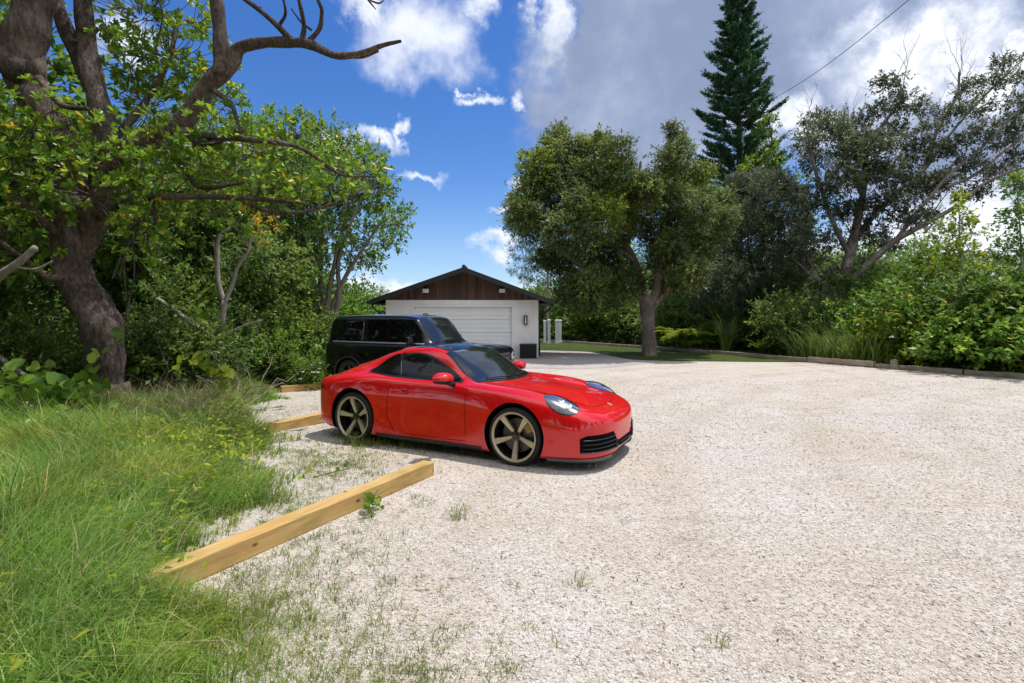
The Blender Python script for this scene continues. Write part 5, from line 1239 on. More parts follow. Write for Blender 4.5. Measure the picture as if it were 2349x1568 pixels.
# ------------------------------------------------------------------ leaning half-bare tree
def leaning():
    Y = 24.0; rng = np.random.default_rng(73); base = W(1908, 800, Y); base[2] = float(gz(Y)); s1 = Y/FPX
    root = empty('leaning_tree', tuple(base), 0, 'tall spreading half bare tree with a pale trunk leaning right and grey olive tufts', 'tree'); mb = MB(); fg = FG()
    ends = []
    def limb(pts, r, Ya=Y, Yb=Y, seg=9, tw=3):
        P = catmull(scr_path(pts, Ya, Yb)-base, 5); R = np.interp(np.linspace(0, 1, len(P)), np.linspace(0, 1, len(r)), np.array(r)*s1); ribbed_tube(mb, P, R, rng, seg, .05)
        for k in range(len(P)//3, len(P), max(1, 9-tw)):
            d = unit(P[min(k+1, len(P)-1)]-P[k-1]); nd = unit(d+rng.normal(size=3)*.6+np.array([0, 0, .35])); branch_out(mb, P[k], nd, rng.uniform(.9, 1.6), max(.012, R[k]*.4), 2, rng, 3, .55, None, 5, .3)
    limb([(1906, 805), (1912, 740), (1918, 700), (1932, 650), (1948, 590), (1962, 530), (1975, 470), (1984, 420)], [22, 16, 14, 12.5, 11, 9, 7, 5.5], seg=14, tw=0)
    limb([(1918, 710), (1960, 640), (2010, 590), (2060, 548), (2130, 510), (2200, 470), (2260, 420), (2349, 385), (2430, 370)], [11, 9, 7, 6, 5, 4, 3, 2, 1], Y, Y-3)
    limb([(1955, 560), (2000, 500), (2060, 440), (2120, 390), (2170, 320), (2230, 250), (2300, 180), (2360, 125)], [7, 6, 5, 4, 3, 2.5, 2, 1], Y, Y+1, tw=5)
    limb([(2060, 545), (2110, 480), (2180, 400), (2250, 340), (2330, 260), (2380, 220)], [5, 4, 3, 2.5, 2, 1], Y-1, Y-2, tw=5)
    limb([(1950, 590), (1915, 520), (1885, 440), (1862, 360), (1850, 280)], [6, 5, 4, 3, 1.5], Y, Y-1)
    limb([(1984, 420), (1990, 350), (2030, 280), (2070, 220), (2050, 170)], [7, 5, 4, 3, 1.5], Y, Y+1, tw=5); limb([(1980, 450), (1950, 380), (1930, 320), (1925, 270)], [6, 5, 3, 2], Y, Y+1)
    limb([(2120, 390), (2150, 300), (2195, 220), (2200, 165)], [5, 4, 3, 1.5], Y+.5, Y, tw=6); limb([(2170, 430), (2240, 400), (2320, 330)], [4, 3, 2], Y-1.5, Y-1, tw=5)
    cl = [(1848, 330, 22), (1870, 280, 26), (1905, 300, 34), (1950, 300, 34), (1995, 330, 38), (2045, 310, 32), (2035, 195, 20), (2070, 235, 22), (1988, 395, 40), (1925, 410, 40), (1880, 460, 30), (2055, 395, 34), (2100, 345, 24), (2120, 250, 14), (2180, 262, 18), (2242, 250, 20),
          (2305, 148, 18), (2275, 195, 18), (2230, 375, 22), (2170, 410, 28), (2120, 440, 34), (2295, 330, 20), (2338, 365, 22), (2030, 465, 36), (1948, 490, 38), (1888, 555, 30), (1995, 540, 28), (2080, 500, 28), (1855, 600, 24), (1900, 640, 28), (1975, 610, 20), (2345, 235, 20),
          (1870, 370, 26), (1960, 350, 30), (2010, 260, 18), (2130, 500, 20), (2040, 560, 16), (1840, 540, 20), (1880, 690, 26), (2250, 440, 16), (2200, 330, 20), (2260, 300, 18), (2320, 280, 18), (2150, 350, 20), (2220, 200, 14), (2349, 180, 16), (2090, 420, 20), (2290, 400, 18), (2345, 300, 16), (2130, 300, 16), (2360, 420, 22)]
    for (u, v, r) in cl:
        Yc = Y+rng.uniform(-1.6, 1.6); c = W(u, v, Yc)-base; R = r*s1
        m = int(300*max(.2, R)**1.6)+14
        P, D, TL = clump_twigs(c, (R*1.2, R*1.2, R*.7), m, rng, .3, (.2, .5), .1); leaves_on(fg, P, D, TL, 8, .16, .065, rng)
        for k in range(0, m, 5): mb.tube([c+(P[k]-c)*.1, P[k], P[k]+D[k]*TL[k]], [.016, .009, .004], 3, False)
        for k in range(2): branch_out(mb, c, unit(rng.normal(size=3)+np.array([0, 0, .8])), rng.uniform(.5, .9), .014, 1, rng, 3, .6, None, 4, .3)
    mb.obj('trunk', M['bark_grey'], root, True); fg.obj('crown', M['lf_olive'], root)
leaning()

# ------------------------------------------------------------------ saplings and hedge on the right
for i, (u, Y, cl, lab) in enumerate([
      (2205, 18.5, [(2200, 462, 12), (2192, 500, 20), (2228, 530, 20), (2172, 560, 24), (2214, 585, 24), (2160, 620, 26), (2240, 625, 22), (2200, 650, 30), (2190, 700, 40)], 'slim yellow green sapling rising above the right hand bushes'),
      (2345, 17.0, [(2332, 425, 16), (2350, 470, 22), (2318, 500, 16), (2345, 540, 26), (2310, 575, 20), (2350, 610, 34), (2330, 680, 40)], 'green sapling at the right edge of the view above the bushes'),
      (2130, 20.0, [(2112, 575, 18), (2135, 600, 24), (2095, 620, 26), (2140, 650, 32), (2100, 690, 36)], 'short green sapling between the leaning tree and the slim sapling')]):
    clump_tree('sapling', lab, 'tree', (W(u, 800, Y)[0], Y, -.15), [W(u, 850, Y)*[1, 1, 0]+[0, 0, -.2], W(u, 700, Y), W(u-3, 560, Y), W(cl[0][0], cl[0][1], Y)], .05, px_clumps(cl, Y, .5, rg), (.15, .085), 'lf_yellow' if i == 0 else 'lf_mid', 'bark_pale', 95+i, 110, 6, None, .3)

def bush(seed, lf, leaf, n=7, H=1.6, R=1.1, ntw=150, kind='kite'):
    rng = np.random.default_rng(seed); root = empty('bush', (0, 0, 0)); mb = MB(); fg = FG()
    for k in range(n):
        a = rng.uniform(0, 2*PI); rr = R*rng.uniform(0, .75); c = np.array([rr*math.cos(a), rr*math.sin(a), H*rng.uniform(.25, .85)]); r = R*rng.uniform(.38, .6)
        mb.tube(limb_path((0, 0, -.05), c, rng, .15, 5), np.linspace(.035, .012, 17), 5, False)
        P, D, TL = clump_twigs(c, (r, r, r*.9), int(ntw*r**1.5), rng, .5, (.2, .45), .2); leaves_on(fg, P, D, TL, 8, leaf[0], leaf[1], rng, kind)
        for q in range(0, len(P), 6): mb.tube([c+(P[q]-c)*.1, P[q], P[q]+D[q]*TL[q]], [.012, .008, .003], 3, False)
    mb.obj('stems', M['bark_dark'], root, True); fg.obj('foliage', M[lf], root); return root
protos = {'a': bush(201, 'lf_dark', (.13, .065), 8, 1.9, 1.3), 'b': bush(202, 'lf_mid', (.14, .075), 8, 1.8, 1.2), 'c': bush(203, 'lf_yellow', (.13, .075), 7, 1.5, 1.1), 'd': bush(204, 'lf_mid', (.10, .05), 9, 1.5, 1.2, 240), 'e': bush(205, 'lf_dark', (.20, .04), 8, 1.6, 1.2, 170)}
used = {k: False for k in protos}
def place_bush(kind, x, y, sc, label, group=None, rz=None, zs=1.0, dz=0.0):
    rz = rg.uniform(0, 6.28) if rz is None else rz
    if used[kind]: o = copy_tree(protos[kind])
    else: o = protos[kind]; used[kind] = True
    o.location = G(x, y, dz); o.rotation_euler = (0, 0, rz); o.scale = (sc, sc, sc*zs); tag(o, label, 'bush', group); return o
# right edge hedge, along the logs
GB = 'bushes behind the kerb on the right'
rb = [(1838, 22.5, 'a', 1.3, 'dark bush beside the foot of the leaning tree, on its left'), (1905, 21.0, 'e', 1.15, 'dark narrow leaved bush at the foot of the leaning tree'), (1975, 20.0, 'b', 1.25, 'green bush right of the foot of the leaning tree'), (2010, 24, 'a', 1.9, 'tall dark round bush behind the hedge right of the leaning trunk'),
      (2035, 18.6, 'c', 1.1, 'yellow green bush right behind the stump'), (2090, 18.4, 'b', 1.5, 'broad green bush below the short sapling'), (2140, 17.4, 'c', 1.25, 'bright yellow green bush left of the slim sapling'), (2195, 17.4, 'a', 1.5, 'dark bush at the foot of the slim sapling'),
      (2235, 16.3, 'b', 1.35, 'green bush right of the slim sapling behind the logs'), (2290, 16.2, 'c', 1.45, 'tall yellow green bush near the right edge'), (2345, 15.5, 'b', 1.5, 'leafy bush at the right edge behind the logs'), (2400, 15.4, 'a', 1.5, 'bush cut off by the right edge'),
      (2060, 21.5, 'b', 1.9, 'tall green bush in the second row left of the short sapling'), (2180, 20.5, 'b', 1.9, 'tall green bush in the second row behind the slim sapling'), (2280, 19.5, 'd', 1.9, 'tall fine leaved bush in the second row near the right edge'), (2360, 18.8, 'c', 1.9, 'tall yellow green bush in the second row at the right edge')]
for (u, Y, k, sc, lab) in rb: place_bush(k, W(u, 0, Y)[0], Y, sc, lab, GB)
GU = 'dark undergrowth bushes behind the lawn'
ub = [(1300, 38, 'b', 1.5), (1350, 36.5, 'b', 1.9), (1395, 36, 'a', 1.6), (1440, 34.5, 'a', 1.7), (1500, 33.5, 'a', 1.6), (1545, 32, 'e', 1.5), (1600, 30.8, 'a', 1.6), (1650, 29.5, 'a', 1.5), (1700, 28.6, 'e', 1.5), (1750, 26.8, 'a', 1.4), (1800, 25.4, 'a', 1.3), (1690, 32.5, 'a', 2.2), (1780, 29, 'a', 2.0), (1600, 35, 'a', 2.2), (1480, 38, 'a', 2.3), (1380, 40, 'a', 2.4), (1290, 42, 'a', 2.2), (1860, 27, 'a', 2.2), (1240, 44, 'b', 2.0), (1940, 27.5, 'a', 2.2)]
ul = ['bright green bush right of the white posts', 'tall bright green bush standing between the posts and the oak', 'dark bush in the gap left of the oak trunk', 'dark bush just left of the oak trunk', 'dark bush directly behind the oak trunk', 'dark narrow leaved bush just right of the oak trunk', 'dark bush behind the yellow fern', 'dark bush left of the reed spray', 'narrow leaved bush right of the reed spray',
      'dark bush behind the bright heart leaved shrub', 'dark bush right of the bright heart leaved shrub', 'tall dark bush below the tall pine', 'tall dark bush below the slender tree', 'tall dark bush between oak and tall pine', 'tall dark bush deep behind the oak trunk', 'tall dark bush deep between posts and oak', 'tall dark bush deep behind the white posts', 'tall dark bush left of the leaning trunk', 'green bush behind the garage corner beyond the posts', 'tall dark bush behind the foot of the leaning tree']
for (u, Y, k, sc), lab in zip(ub, ul): place_bush(k, W(u, 0, Y)[0], Y, sc, lab, GU)
GL_ = 'undergrowth bushes along the left wood'
lb = [(-60, 8.6, 'b', .8), (20, 8.4, 'a', .75), (95, 8.8, 'd', .75), (150, 9.6, 'a', .85), (330, 9.6, 'a', .75), (400, 10.4, 'a', .85), (455, 11.6, 'd', .8), (540, 12.0, 'a', .9), (590, 12.6, 'd', .9), (640, 13.6, 'b', .9), (690, 14.6, 'a', .95), (730, 16.5, 'd', 1.0), (60, 10.5, 'a', 1.2), (250, 11.5, 'a', 1.2), (380, 12.5, 'b', 1.2), (520, 14, 'a', 1.3), (620, 16, 'a', 1.4), (700, 18.5, 'a', 1.5), (760, 24, 'b', 1.7), (820, 30, 'b', 1.8)]
ll = ['bush cut off by the left edge behind the vines', 'dark bush at the left edge behind the vines', 'fine leaved bush left of the foot of the big trunk', 'dark bush touching the left side of the big trunk', 'dark bush right of the foot of the big trunk', 'dark bush under the slanting dead branch', 'fine leaved bush left of the foot of the forked tree', 'dark bush right of the foot of the forked tree', 'fine leaved bush between the forked tree and the off-road car', 'green bush a little left of the off-road car',
      'dark bush just behind the tail of the off-road car', 'fine leaved bush below the many stemmed tree', 'larger dark bush deeper left of the big trunk', 'larger dark bush right behind the big trunk', 'larger green bush deeper behind the dead branch', 'larger dark bush deeper behind the forked tree', 'larger dark bush deeper in the wood left of the many stemmed tree', 'larger dark bush behind the many stemmed tree', 'green bush beyond the roof of the off-road car', 'green bush left of the garage wall']
for (u, Y, k, sc), lab in zip(lb, ll): place_bush(k, W(u, 0, Y)[0], Y, sc, lab, GL_)

# far wood all round: one tall tree repeated
def far_tree(seed, lf):
    rng = np.random.default_rng(seed); cl = []
    for k in range(13):
        a = rng.uniform(0, 6.28); z = rng.uniform(1.6, 8.5); rr = rng.uniform(0, 2.0)*(1-abs(z-4.5)/7); cl.append((np.array([rr*math.cos(a), rr*math.sin(a), z]), (rng.uniform(.9, 1.5),)*3))
    return clump_tree('wood_tree', 'x', 'tree', (0, 0, 0), [(0, 0, 0), (.1, .1, 3), (-.1, .1, 6), (0, 0, 8)], .2, cl, (.26, .13), lf, 'bark_dark', seed, 60, 7)
ft = [far_tree(301, 'lf_dark'), far_tree(302, 'lf_mid')]; fu = [False, False]
r2 = np.random.default_rng(9); far = []
for u in np.arange(-500, 2900, 92):
    Y = 44+r2.uniform(-3, 3)
    if 700 < u < 1250: Y = 62; 
    far.append((u+r2.uniform(-20, 20), Y, r2.uniform(.85, 1.15)*(.62 if 700 < u < 1250 else .9)))
for u in np.arange(1880, 2900, 120): far.append((u, 30+r2.uniform(-2, 2), .6*r2.uniform(.8, 1.1)))
for u in np.arange(-400, 640, 110): far.append((u, 28+r2.uniform(-2, 2), .85*r2.uniform(.9, 1.1)))
for i, (u, Y, sc) in enumerate(far):
    k = i % 2
    if fu[k]: o = copy_tree(ft[k])
    else: o = ft[k]; fu[k] = True
    o.location = (W(u, 0, Y)[0], Y, -.15); o.rotation_euler = (0, 0, r2.uniform(0, 6.28)); o.scale = (sc*1.25, sc*1.25, sc)
    lab = ('distant tree low on the horizon behind the garage' if 700 < u < 1250 else 'background tree filling the wood behind the right hand trees' if u >= 1250 else 'background tree filling the wood on the left')
    tag(o, lab, 'tree', 'trees of the far wood behind the garage' if 700 < u < 1250 else ('trees of the far wood on the right' if u >= 1250 else 'trees of the far wood on the left'))

# woods around the camera's back so cars and glass reflect trees
for i, (x, y, sc) in enumerate([(-14, 4, 1.0), (-15, -2, 1.1), (-13, -9, 1.1), (-6, -16, 1.1), (2, -19, 1.1), (10, -18, 1.1), (19, -14, 1.2), (26, -6, 1.2), (28, 3, 1.1), (-11, 8.5, .9), (-9, -6, 1.35), (-5.5, -8, 1.5), (-1.5, -9, 1.45), (2.5, -11, 1.4), (-12, -4, 1.3)]):
    o = copy_tree(ft[i % 2]); o.location = (x, y, 0); o.rotation_euler = (0, 0, i*1.3); o.scale = (sc*1.3, sc*1.3, sc*1.15); tag(o, 'tree of the wood surrounding the lot behind the viewpoint', 'tree', 'trees around the near side of the lot')

# ------------------------------------------------------------------ feature plants
def arching_plant(name, label, cat, x, y, nf, L_, lf, seed, lw_=.05, up=.9, pinn=10, wid=.16, stem='bark_pale'):
    rng = np.random.default_rng(seed); root = empty(name, G(x, y), 0, label, cat); fg = FG(); mb = MB()
    for k in range(nf):
        a = rng.uniform(0, 6.28); o = np.array([math.cos(a), math.sin(a), 0]); Lf = L_*rng.uniform(.7, 1.1); s = np.linspace(0, 1, 9)
        e = up*rng.uniform(.8, 1.2); P = np.array([o*Lf*.75*t**1.2+np.array([0, 0, Lf*(e*t-.75*t*t)]) for t in s]); mb.tube(P, np.linspace(.012, .003, 9), 4, False)
        if pinn:
            t = np.repeat(np.linspace(.2, 1, pinn), 2); sg = np.tile([-1, 1], pinn); Q = np.stack([np.interp(t, s, P[:, i]) for i in range(3)], 1)
            T = unit(np.stack([np.interp(t, s, np.gradient(P, axis=0)[:, i]) for i in range(3)], 1)); sd = np.cross(T, [0, 0, 1]); D = unit(T*.6+unit(sd)*sg[:, None]+rng.normal(size=T.shape)*.1)
            fg.add(*leaf_quads(Q, D, wid*np.sin(np.pi*(.12+.8*t))+.04, lw_, rng, .1, nrm=np.tile([0, 0, 2.5], (len(Q), 1))))
    mb.obj('stalks', M[lf], root, True)
    if fg.v: fg.obj('fronds', M[lf], root)
    return root
arching_plant('fern', 'yellow green fern by the lawn edge right of the oak trunk', 'fern', W(1572, 0, 26.6)[0], 26.4, 26, 2.1, 'lf_yellow', 401, .12, 1.2, 18, .55)
arching_plant('fern', 'small yellowish fern by the kerb below the heart leaved shrub', 'fern', W(1735, 0, 24.5)[0], 24.0, 18, 1.2, 'lf_yellow', 402, .06, 1.2, 12, .22)
def blades(n, cx, cy, rad, h, w, rng, lean=.35, curl=.8, z=None, sig=False):
    """grass blades around points; returns verts, quads"""
    n = int(n); a = rng.uniform(0, 6.28, n); r = rad*np.sqrt(rng.uniform(0, 1, n)); X = cx+r*np.cos(a); Yv = cy+r*np.sin(a)
    return blade_geo(X, Yv, h*rng.uniform(.5, 1.15, n), w*rng.uniform(.7, 1.3, n), rng, lean, curl, np.cos(a)*(r/(rad+1e-6)), np.sin(a)*(r/(rad+1e-6)))
def blade_geo(X, Y, Hh, Wd, rng, lean=.35, curl=.8, ox=None, oy=None, dz=0.0, segs=3):
    n = len(X); th = rng.uniform(0, 2*PI, n); dx = np.cos(th); dy = np.sin(th)
    if ox is not None: dx = dx*.7+ox; dy = dy*.7+oy
    nn = np.hypot(dx, dy)+1e-6; dx, dy = dx/nn, dy/nn
    ln = np.abs(rng.normal(lean, lean*.5, n)); cu = np.abs(rng.normal(curl, curl*.4, n))
    tw = rng.uniform(0, 2*PI, n); sx, sy = np.cos(tw), np.sin(tw); Z0 = gz(Y)+dz; V = []
    for k in range(segs+1):
        t = k/segs; ang = ln*t+cu*t*t*.5; hor = Hh*t*np.sin(np.minimum(ang, 1.9)); ver = Hh*t*np.cos(np.minimum(ang, 1.9)); w = Wd*(1-t)**.7*.5+.0004
        px_, py_, pz_ = X+dx*hor, Y+dy*hor, Z0+ver
        V.append(np.stack([px_-sx*w, py_-sy*w, pz_], 1)); V.append(np.stack([px_+sx*w, py_+sy*w, pz_], 1))
    V = np.stack(V, 1).reshape(-1, 3); b = (np.arange(n)*(2*segs+2))[:, None]
    F = np.concatenate([b+np.array([2*k, 2*k+1, 2*k+3, 2*k+2]) for k in range(segs)], 0); return V, F
rb_ = np.random.default_rng(77)
def reed(x, y, h, n, label, lf='reed', w=.035, rad=.25, lean=.3, cat='reed clump'):
    o = empty('reed_clump', G(x, y), 0, label, cat); V, F = blades(n, 0, 0, rad, h, w, rb_, lean, .7); V[:, 2] -= float(gz(0)); mesh_obj('blades', V, F, M[lf], o); return o
reed(W(1655, 0, 25.4)[0], 25.0, 2.3, 110, 'pale green spray of tall reeds behind the lawn edge', 'reed', .05, .15, .18)
for i, (u, Y) in enumerate([(1850, 21.0), (1885, 20.2), (1920, 19.6), (1958, 19.0), (1995, 18.6)]):
    reed(W(u, 0, Y)[0], Y, 1.7, 260, ['leftmost clump of tall grass below the leaning tree', 'second clump of tall grass from the left below the leaning tree', 'middle clump of tall grass below the leaning tree', 'fourth clump of tall grass from the left, below the leaning tree', 'rightmost clump of tall grass, left of the stump'][i], 'reed', .03, .7, .3)
place_bush('c', W(1775, 0, 25)[0], 23.6, 1.0, 'bright heart leaved shrub standing out in the shade right of the reed spray')
# white flowered plant by the rear wheel of the off-road car
o = place_bush('d', W(708, 0, 12.4)[0], 12.4, .42, 'low green plant dotted with white flowers behind the off-road car')
fg = FG(); Pn = np.random.default_rng(8).normal(size=(26, 3))*[.55, .55, .28]+[0, 0, 1.1]; rr_ = np.random.default_rng(4)
P = np.repeat(Pn, 5, 0); a = np.tile(np.arange(5)*2*PI/5, 26); fg.add(*obovate(P, np.stack([np.cos(a), np.sin(a)*.8, np.full(len(a), .3)], 1), .11, .09, rr_)); fg.obj('blossoms', M['petal'], o)

# ------------------------------------------------------------------ vines with heart-shaped leaves at the lower left
def vine(label, pts, Yv, nl, seed, L_=.12, lf='lf_near', rise=0.0):
    rng = np.random.default_rng(seed); P = catmull(scr_path(pts, Yv, Yv+rise), 6); b = P[0].copy(); root = empty('vine', tuple(b), 0, label, 'vine', 'creeping vines round the big trunk'); P = P-b
    mb = MB().tube(P, .006, 5, False); k = rng.integers(0, len(P), nl); off = rng.normal(size=(nl, 3))*(.07 if nl < 100 else .16); Q = P[k]+off
    for i in range(nl): mb.tube([P[k[i]], Q[i]], .003, 3, False)
    A = unit(rng.normal(size=(nl, 3))+np.array([0, -.3, -.35])); fg = FG(); LL = L_*rng.uniform(.6, 1.2, nl)
    n_ = np.tile([.1, -1.3, .9], (nl, 1)); S_ = unit(np.cross(A, unit(n_+.5*rnd_unit(nl, rng)))); U = np.cross(S_, A); l = LL[:, None]
    V = np.stack([Q+A*l*.08, Q+S_*l*.30-A*l*.10+U*l*.05, Q+S_*l*.52+A*l*.25+U*l*.09, Q+S_*l*.35+A*l*.68+U*l*.03, Q+A*l*1.0-U*l*.08, Q-S_*l*.35+A*l*.68+U*l*.03, Q-S_*l*.52+A*l*.25+U*l*.09, Q-S_*l*.30-A*l*.10+U*l*.05], 1).reshape(-1, 3)
    i = np.arange(nl)[:, None]*8; F = np.concatenate([i+np.array([0, 1, 2, 3]), i+np.array([0, 3, 4, 5]), i+np.array([0, 5, 6, 7])], 0)
    mb.obj('stem', M['reed'], root, True); fg.add(V, F); fg.obj('leaves', M[lf], root)
vine('vine of broad leaves heaped at the left edge below the big trunk', [(-20, 900), (60, 885), (120, 910), (180, 920), (225, 950)], 6.5, 190, 501, .14, 'lf_near')
vine('vine of broad leaves crossing the foot of the big trunk', [(120, 960), (170, 900), (200, 850), (240, 810), (290, 770)], 7.15, 18, 502, .15, 'lf_near')
vine('leafy vine sprawling over the lower left corner of the wood', [(-20, 960), (40, 1000), (100, 985), (150, 1010)], 5.8, 110, 503, .13)
vine('single vine strand with pale leaves right of the forked tree foot', [(430, 830), (470, 822), (500, 850), (515, 905)], 9.0, 30, 504, .17, 'lf_yellow')
vine('vine strand looping from the big trunk to the dead branch', [(290, 560), (360, 640), (440, 700), (450, 720), (440, 800)], 8.2, 12, 505, .13)
vine('low vine creeping along the gravel edge between the timbers', [(630, 1120), (690, 1105), (740, 1090), (800, 1075)], 5.05, 16, 506, .06)
vine('little leafy weed hanging over the middle of the foreground timber', [(846, 1158), (852, 1148), (858, 1140)], 4.15, 26, 507, .05)

# ------------------------------------------------------------------ grass
def grass_field():
    rng = np.random.default_rng(88); Xs, Ys, Hs, Ws, Ox, Oy = [], [], [], [], [], []
    bands = [(1.3, 3.0, 560, 13, .0065), (3.0, 5.0, 330, 13, .0085), (5.0, 8.0, 190, 12, .012), (8.0, 12.0, 95, 11, .017), (12, 17, 45, 10, .024)]
    for (ya, yb, dens, per, wd) in bands:
        xa = -1.1*yb-1.2; area = (yb-ya)*(gl((ya+yb)/2)-xa); n = int(area*dens/1.5)
        cx = rng.uniform(xa, -.9, n*2); cy = rng.uniform(ya, yb, n*2); ed = np.array([gl(y) for y in cy])+.18*np.sin(cy*3.1)+.1*np.sin(cy*7.7)
        d = ed-cx; keep = (d > -.25) & (rng.uniform(size=len(cx)) < np.clip((d+.25)/.55, 0, 1)**1.5) & (cx > -1.12*cy-1.0); cx, cy, d = cx[keep], cy[keep], d[keep]
        # timber footprint kept free
        t_ = ((cx+2.015)*.473+(cy-2.8)*.881); w_ = np.abs((cx+2.015)*-.881+(cy-2.8)*.473-.07); ok = ~((w_ < .085) & (t_ > 0) & (t_ < 2.6)); cx, cy, d = cx[ok], cy[ok], d[ok]
        tr = np.hypot(cx+6.45, cy-8.0) > .42; cx, cy, d = cx[tr], cy[tr], d[tr]
        big = .5+.5*np.sin(cx*1.9+1.3)*np.cos(cy*1.7+.5)
        hh = np.clip(.14+.42*np.clip(d, 0, 1.3), .10, .62)*(.65+.6*big)
        right = (cx*-.881+cy*.473) < (-2.015*-.881+2.8*.473)          # gravel side of the first timber: short
        hh = np.where(right & (cy > 2.7) & (cy < 5.2), hh*.55, hh)
        wx = np.sin(cx*1.3+cy*.8)*.7; wy = np.cos(cy*1.1-cx*.9)*.7
        for k in range(per):
            r = .07*np.sqrt(rng.uniform(size=len(cx))); a = rng.uniform(0, 6.28, len(cx)); Xs.append(cx+r*np.cos(a)); Ys.append(cy+r*np.sin(a)); Ox.append(np.cos(a)*.85+wx*.8); Oy.append(np.sin(a)*.85+wy*.8)
            Hs.append(hh*rng.uniform(.45, 1.25, len(cx))); Ws.append(np.full(len(cx), wd)*rng.uniform(.6, 1.3, len(cx)))
    X, Y, H_, W_, ox, oy = map(np.concatenate, (Xs, Ys, Hs, Ws, Ox, Oy)); print('grass blades', len(X))
    V, F = blade_geo(X, Y, H_, W_, rng, .42, 1.0, ox, oy); tag(mesh_obj('grass', V, F, M['grass']), kind='stuff')
    n = 420; X = rng.uniform(-4.5, -1.2, n); Y = rng.uniform(1.8, 7.0, n); k = (X < np.array([gl(y) for y in Y])-.15) & (X > -1.1*Y-.6); X, Y = X[k], Y[k]
    V, F = blade_geo(X, Y, rng.uniform(.45, .85, len(X)), rng.uniform(.004, .007, len(X)), rng, .6, .9, segs=5); tag(mesh_obj('grass_stalks', V, F, M['drygrass']), kind='stuff')
    # broad weeds standing in the grass
    fg = FG(); n = 260; cx = rng.uniform(-4.6, -1.2, n); cy = rng.uniform(1.7, 7.5, n); k = (cx < np.array([gl(y) for y in cy])-.1) & (cx > -1.1*cy-.4); cx, cy = cx[k], cy[k]
    for x_, y_ in zip(cx, cy):
        m = rng.integers(8, 22); P = np.array([x_, y_, float(gz(y_))])+np.stack([rng.normal(size=m)*.07, rng.normal(size=m)*.07, rng.uniform(.08, .42, m)], 1); fg.add(*obovate(P, rng.normal(size=(m, 3))*[1, 1, .4]+[0, 0, .25], rng.uniform(.04, .085, m), .035, rng, nrm=np.tile([0, 0, 1.5], (m, 1))))
    tag(fg.obj('broadleaf_weeds', M['lf_yellow']), kind='stuff')
    # twiggy undergrowth in the shade of the wood
    mb = MB()
    for k in range(230):
        u = rng.uniform(-40, 600); Yc = rng.uniform(9.2, 13.5); p = W(u, 800, Yc); p[2] = float(gz(Yc)); d = unit(rng.normal(size=3)*[.9, .5, 0]+[0, 0, .9]); Lk = rng.uniform(.6, 2.0)
        q = [p+d*Lk*t+np.array([0, 0, -.25*Lk*t*t])+rng.normal(size=3)*.04 for t in np.linspace(0, 1, 6)]; mb.tube(q, np.linspace(rng.uniform(.008, .02), .003, 6), 4, False)
        if k % 2: branch_out(mb, q[3], unit(d+rng.normal(size=3)*.6), Lk*.4, .007, 1, rng, 3, .6, None, 3, .1)
    tag(mb.obj('undergrowth_twigs', M['bark_pale'], None, True), kind='stuff')
    # dry stalks round the trunk foot and wood edge
    n = 5200; X = rng.uniform(-8.2, -3.2, n); Y = rng.uniform(6.0, 10.5, n); k = (np.abs((X+6.0)+.9*(Y-8.2)*0) < 2.4+rng.normal(size=n)*.5) & (X < np.array([gl(y) for y in Y])-.5); X, Y = X[k], Y[k]
    V, F = blade_geo(X, Y, rng.uniform(.35, .95, len(X)), rng.uniform(.006, .012, len(X)), rng, .6, 1.0); tag(mesh_obj('dry_grass', V, F, M['drygrass']), kind='stuff')
grass_field()
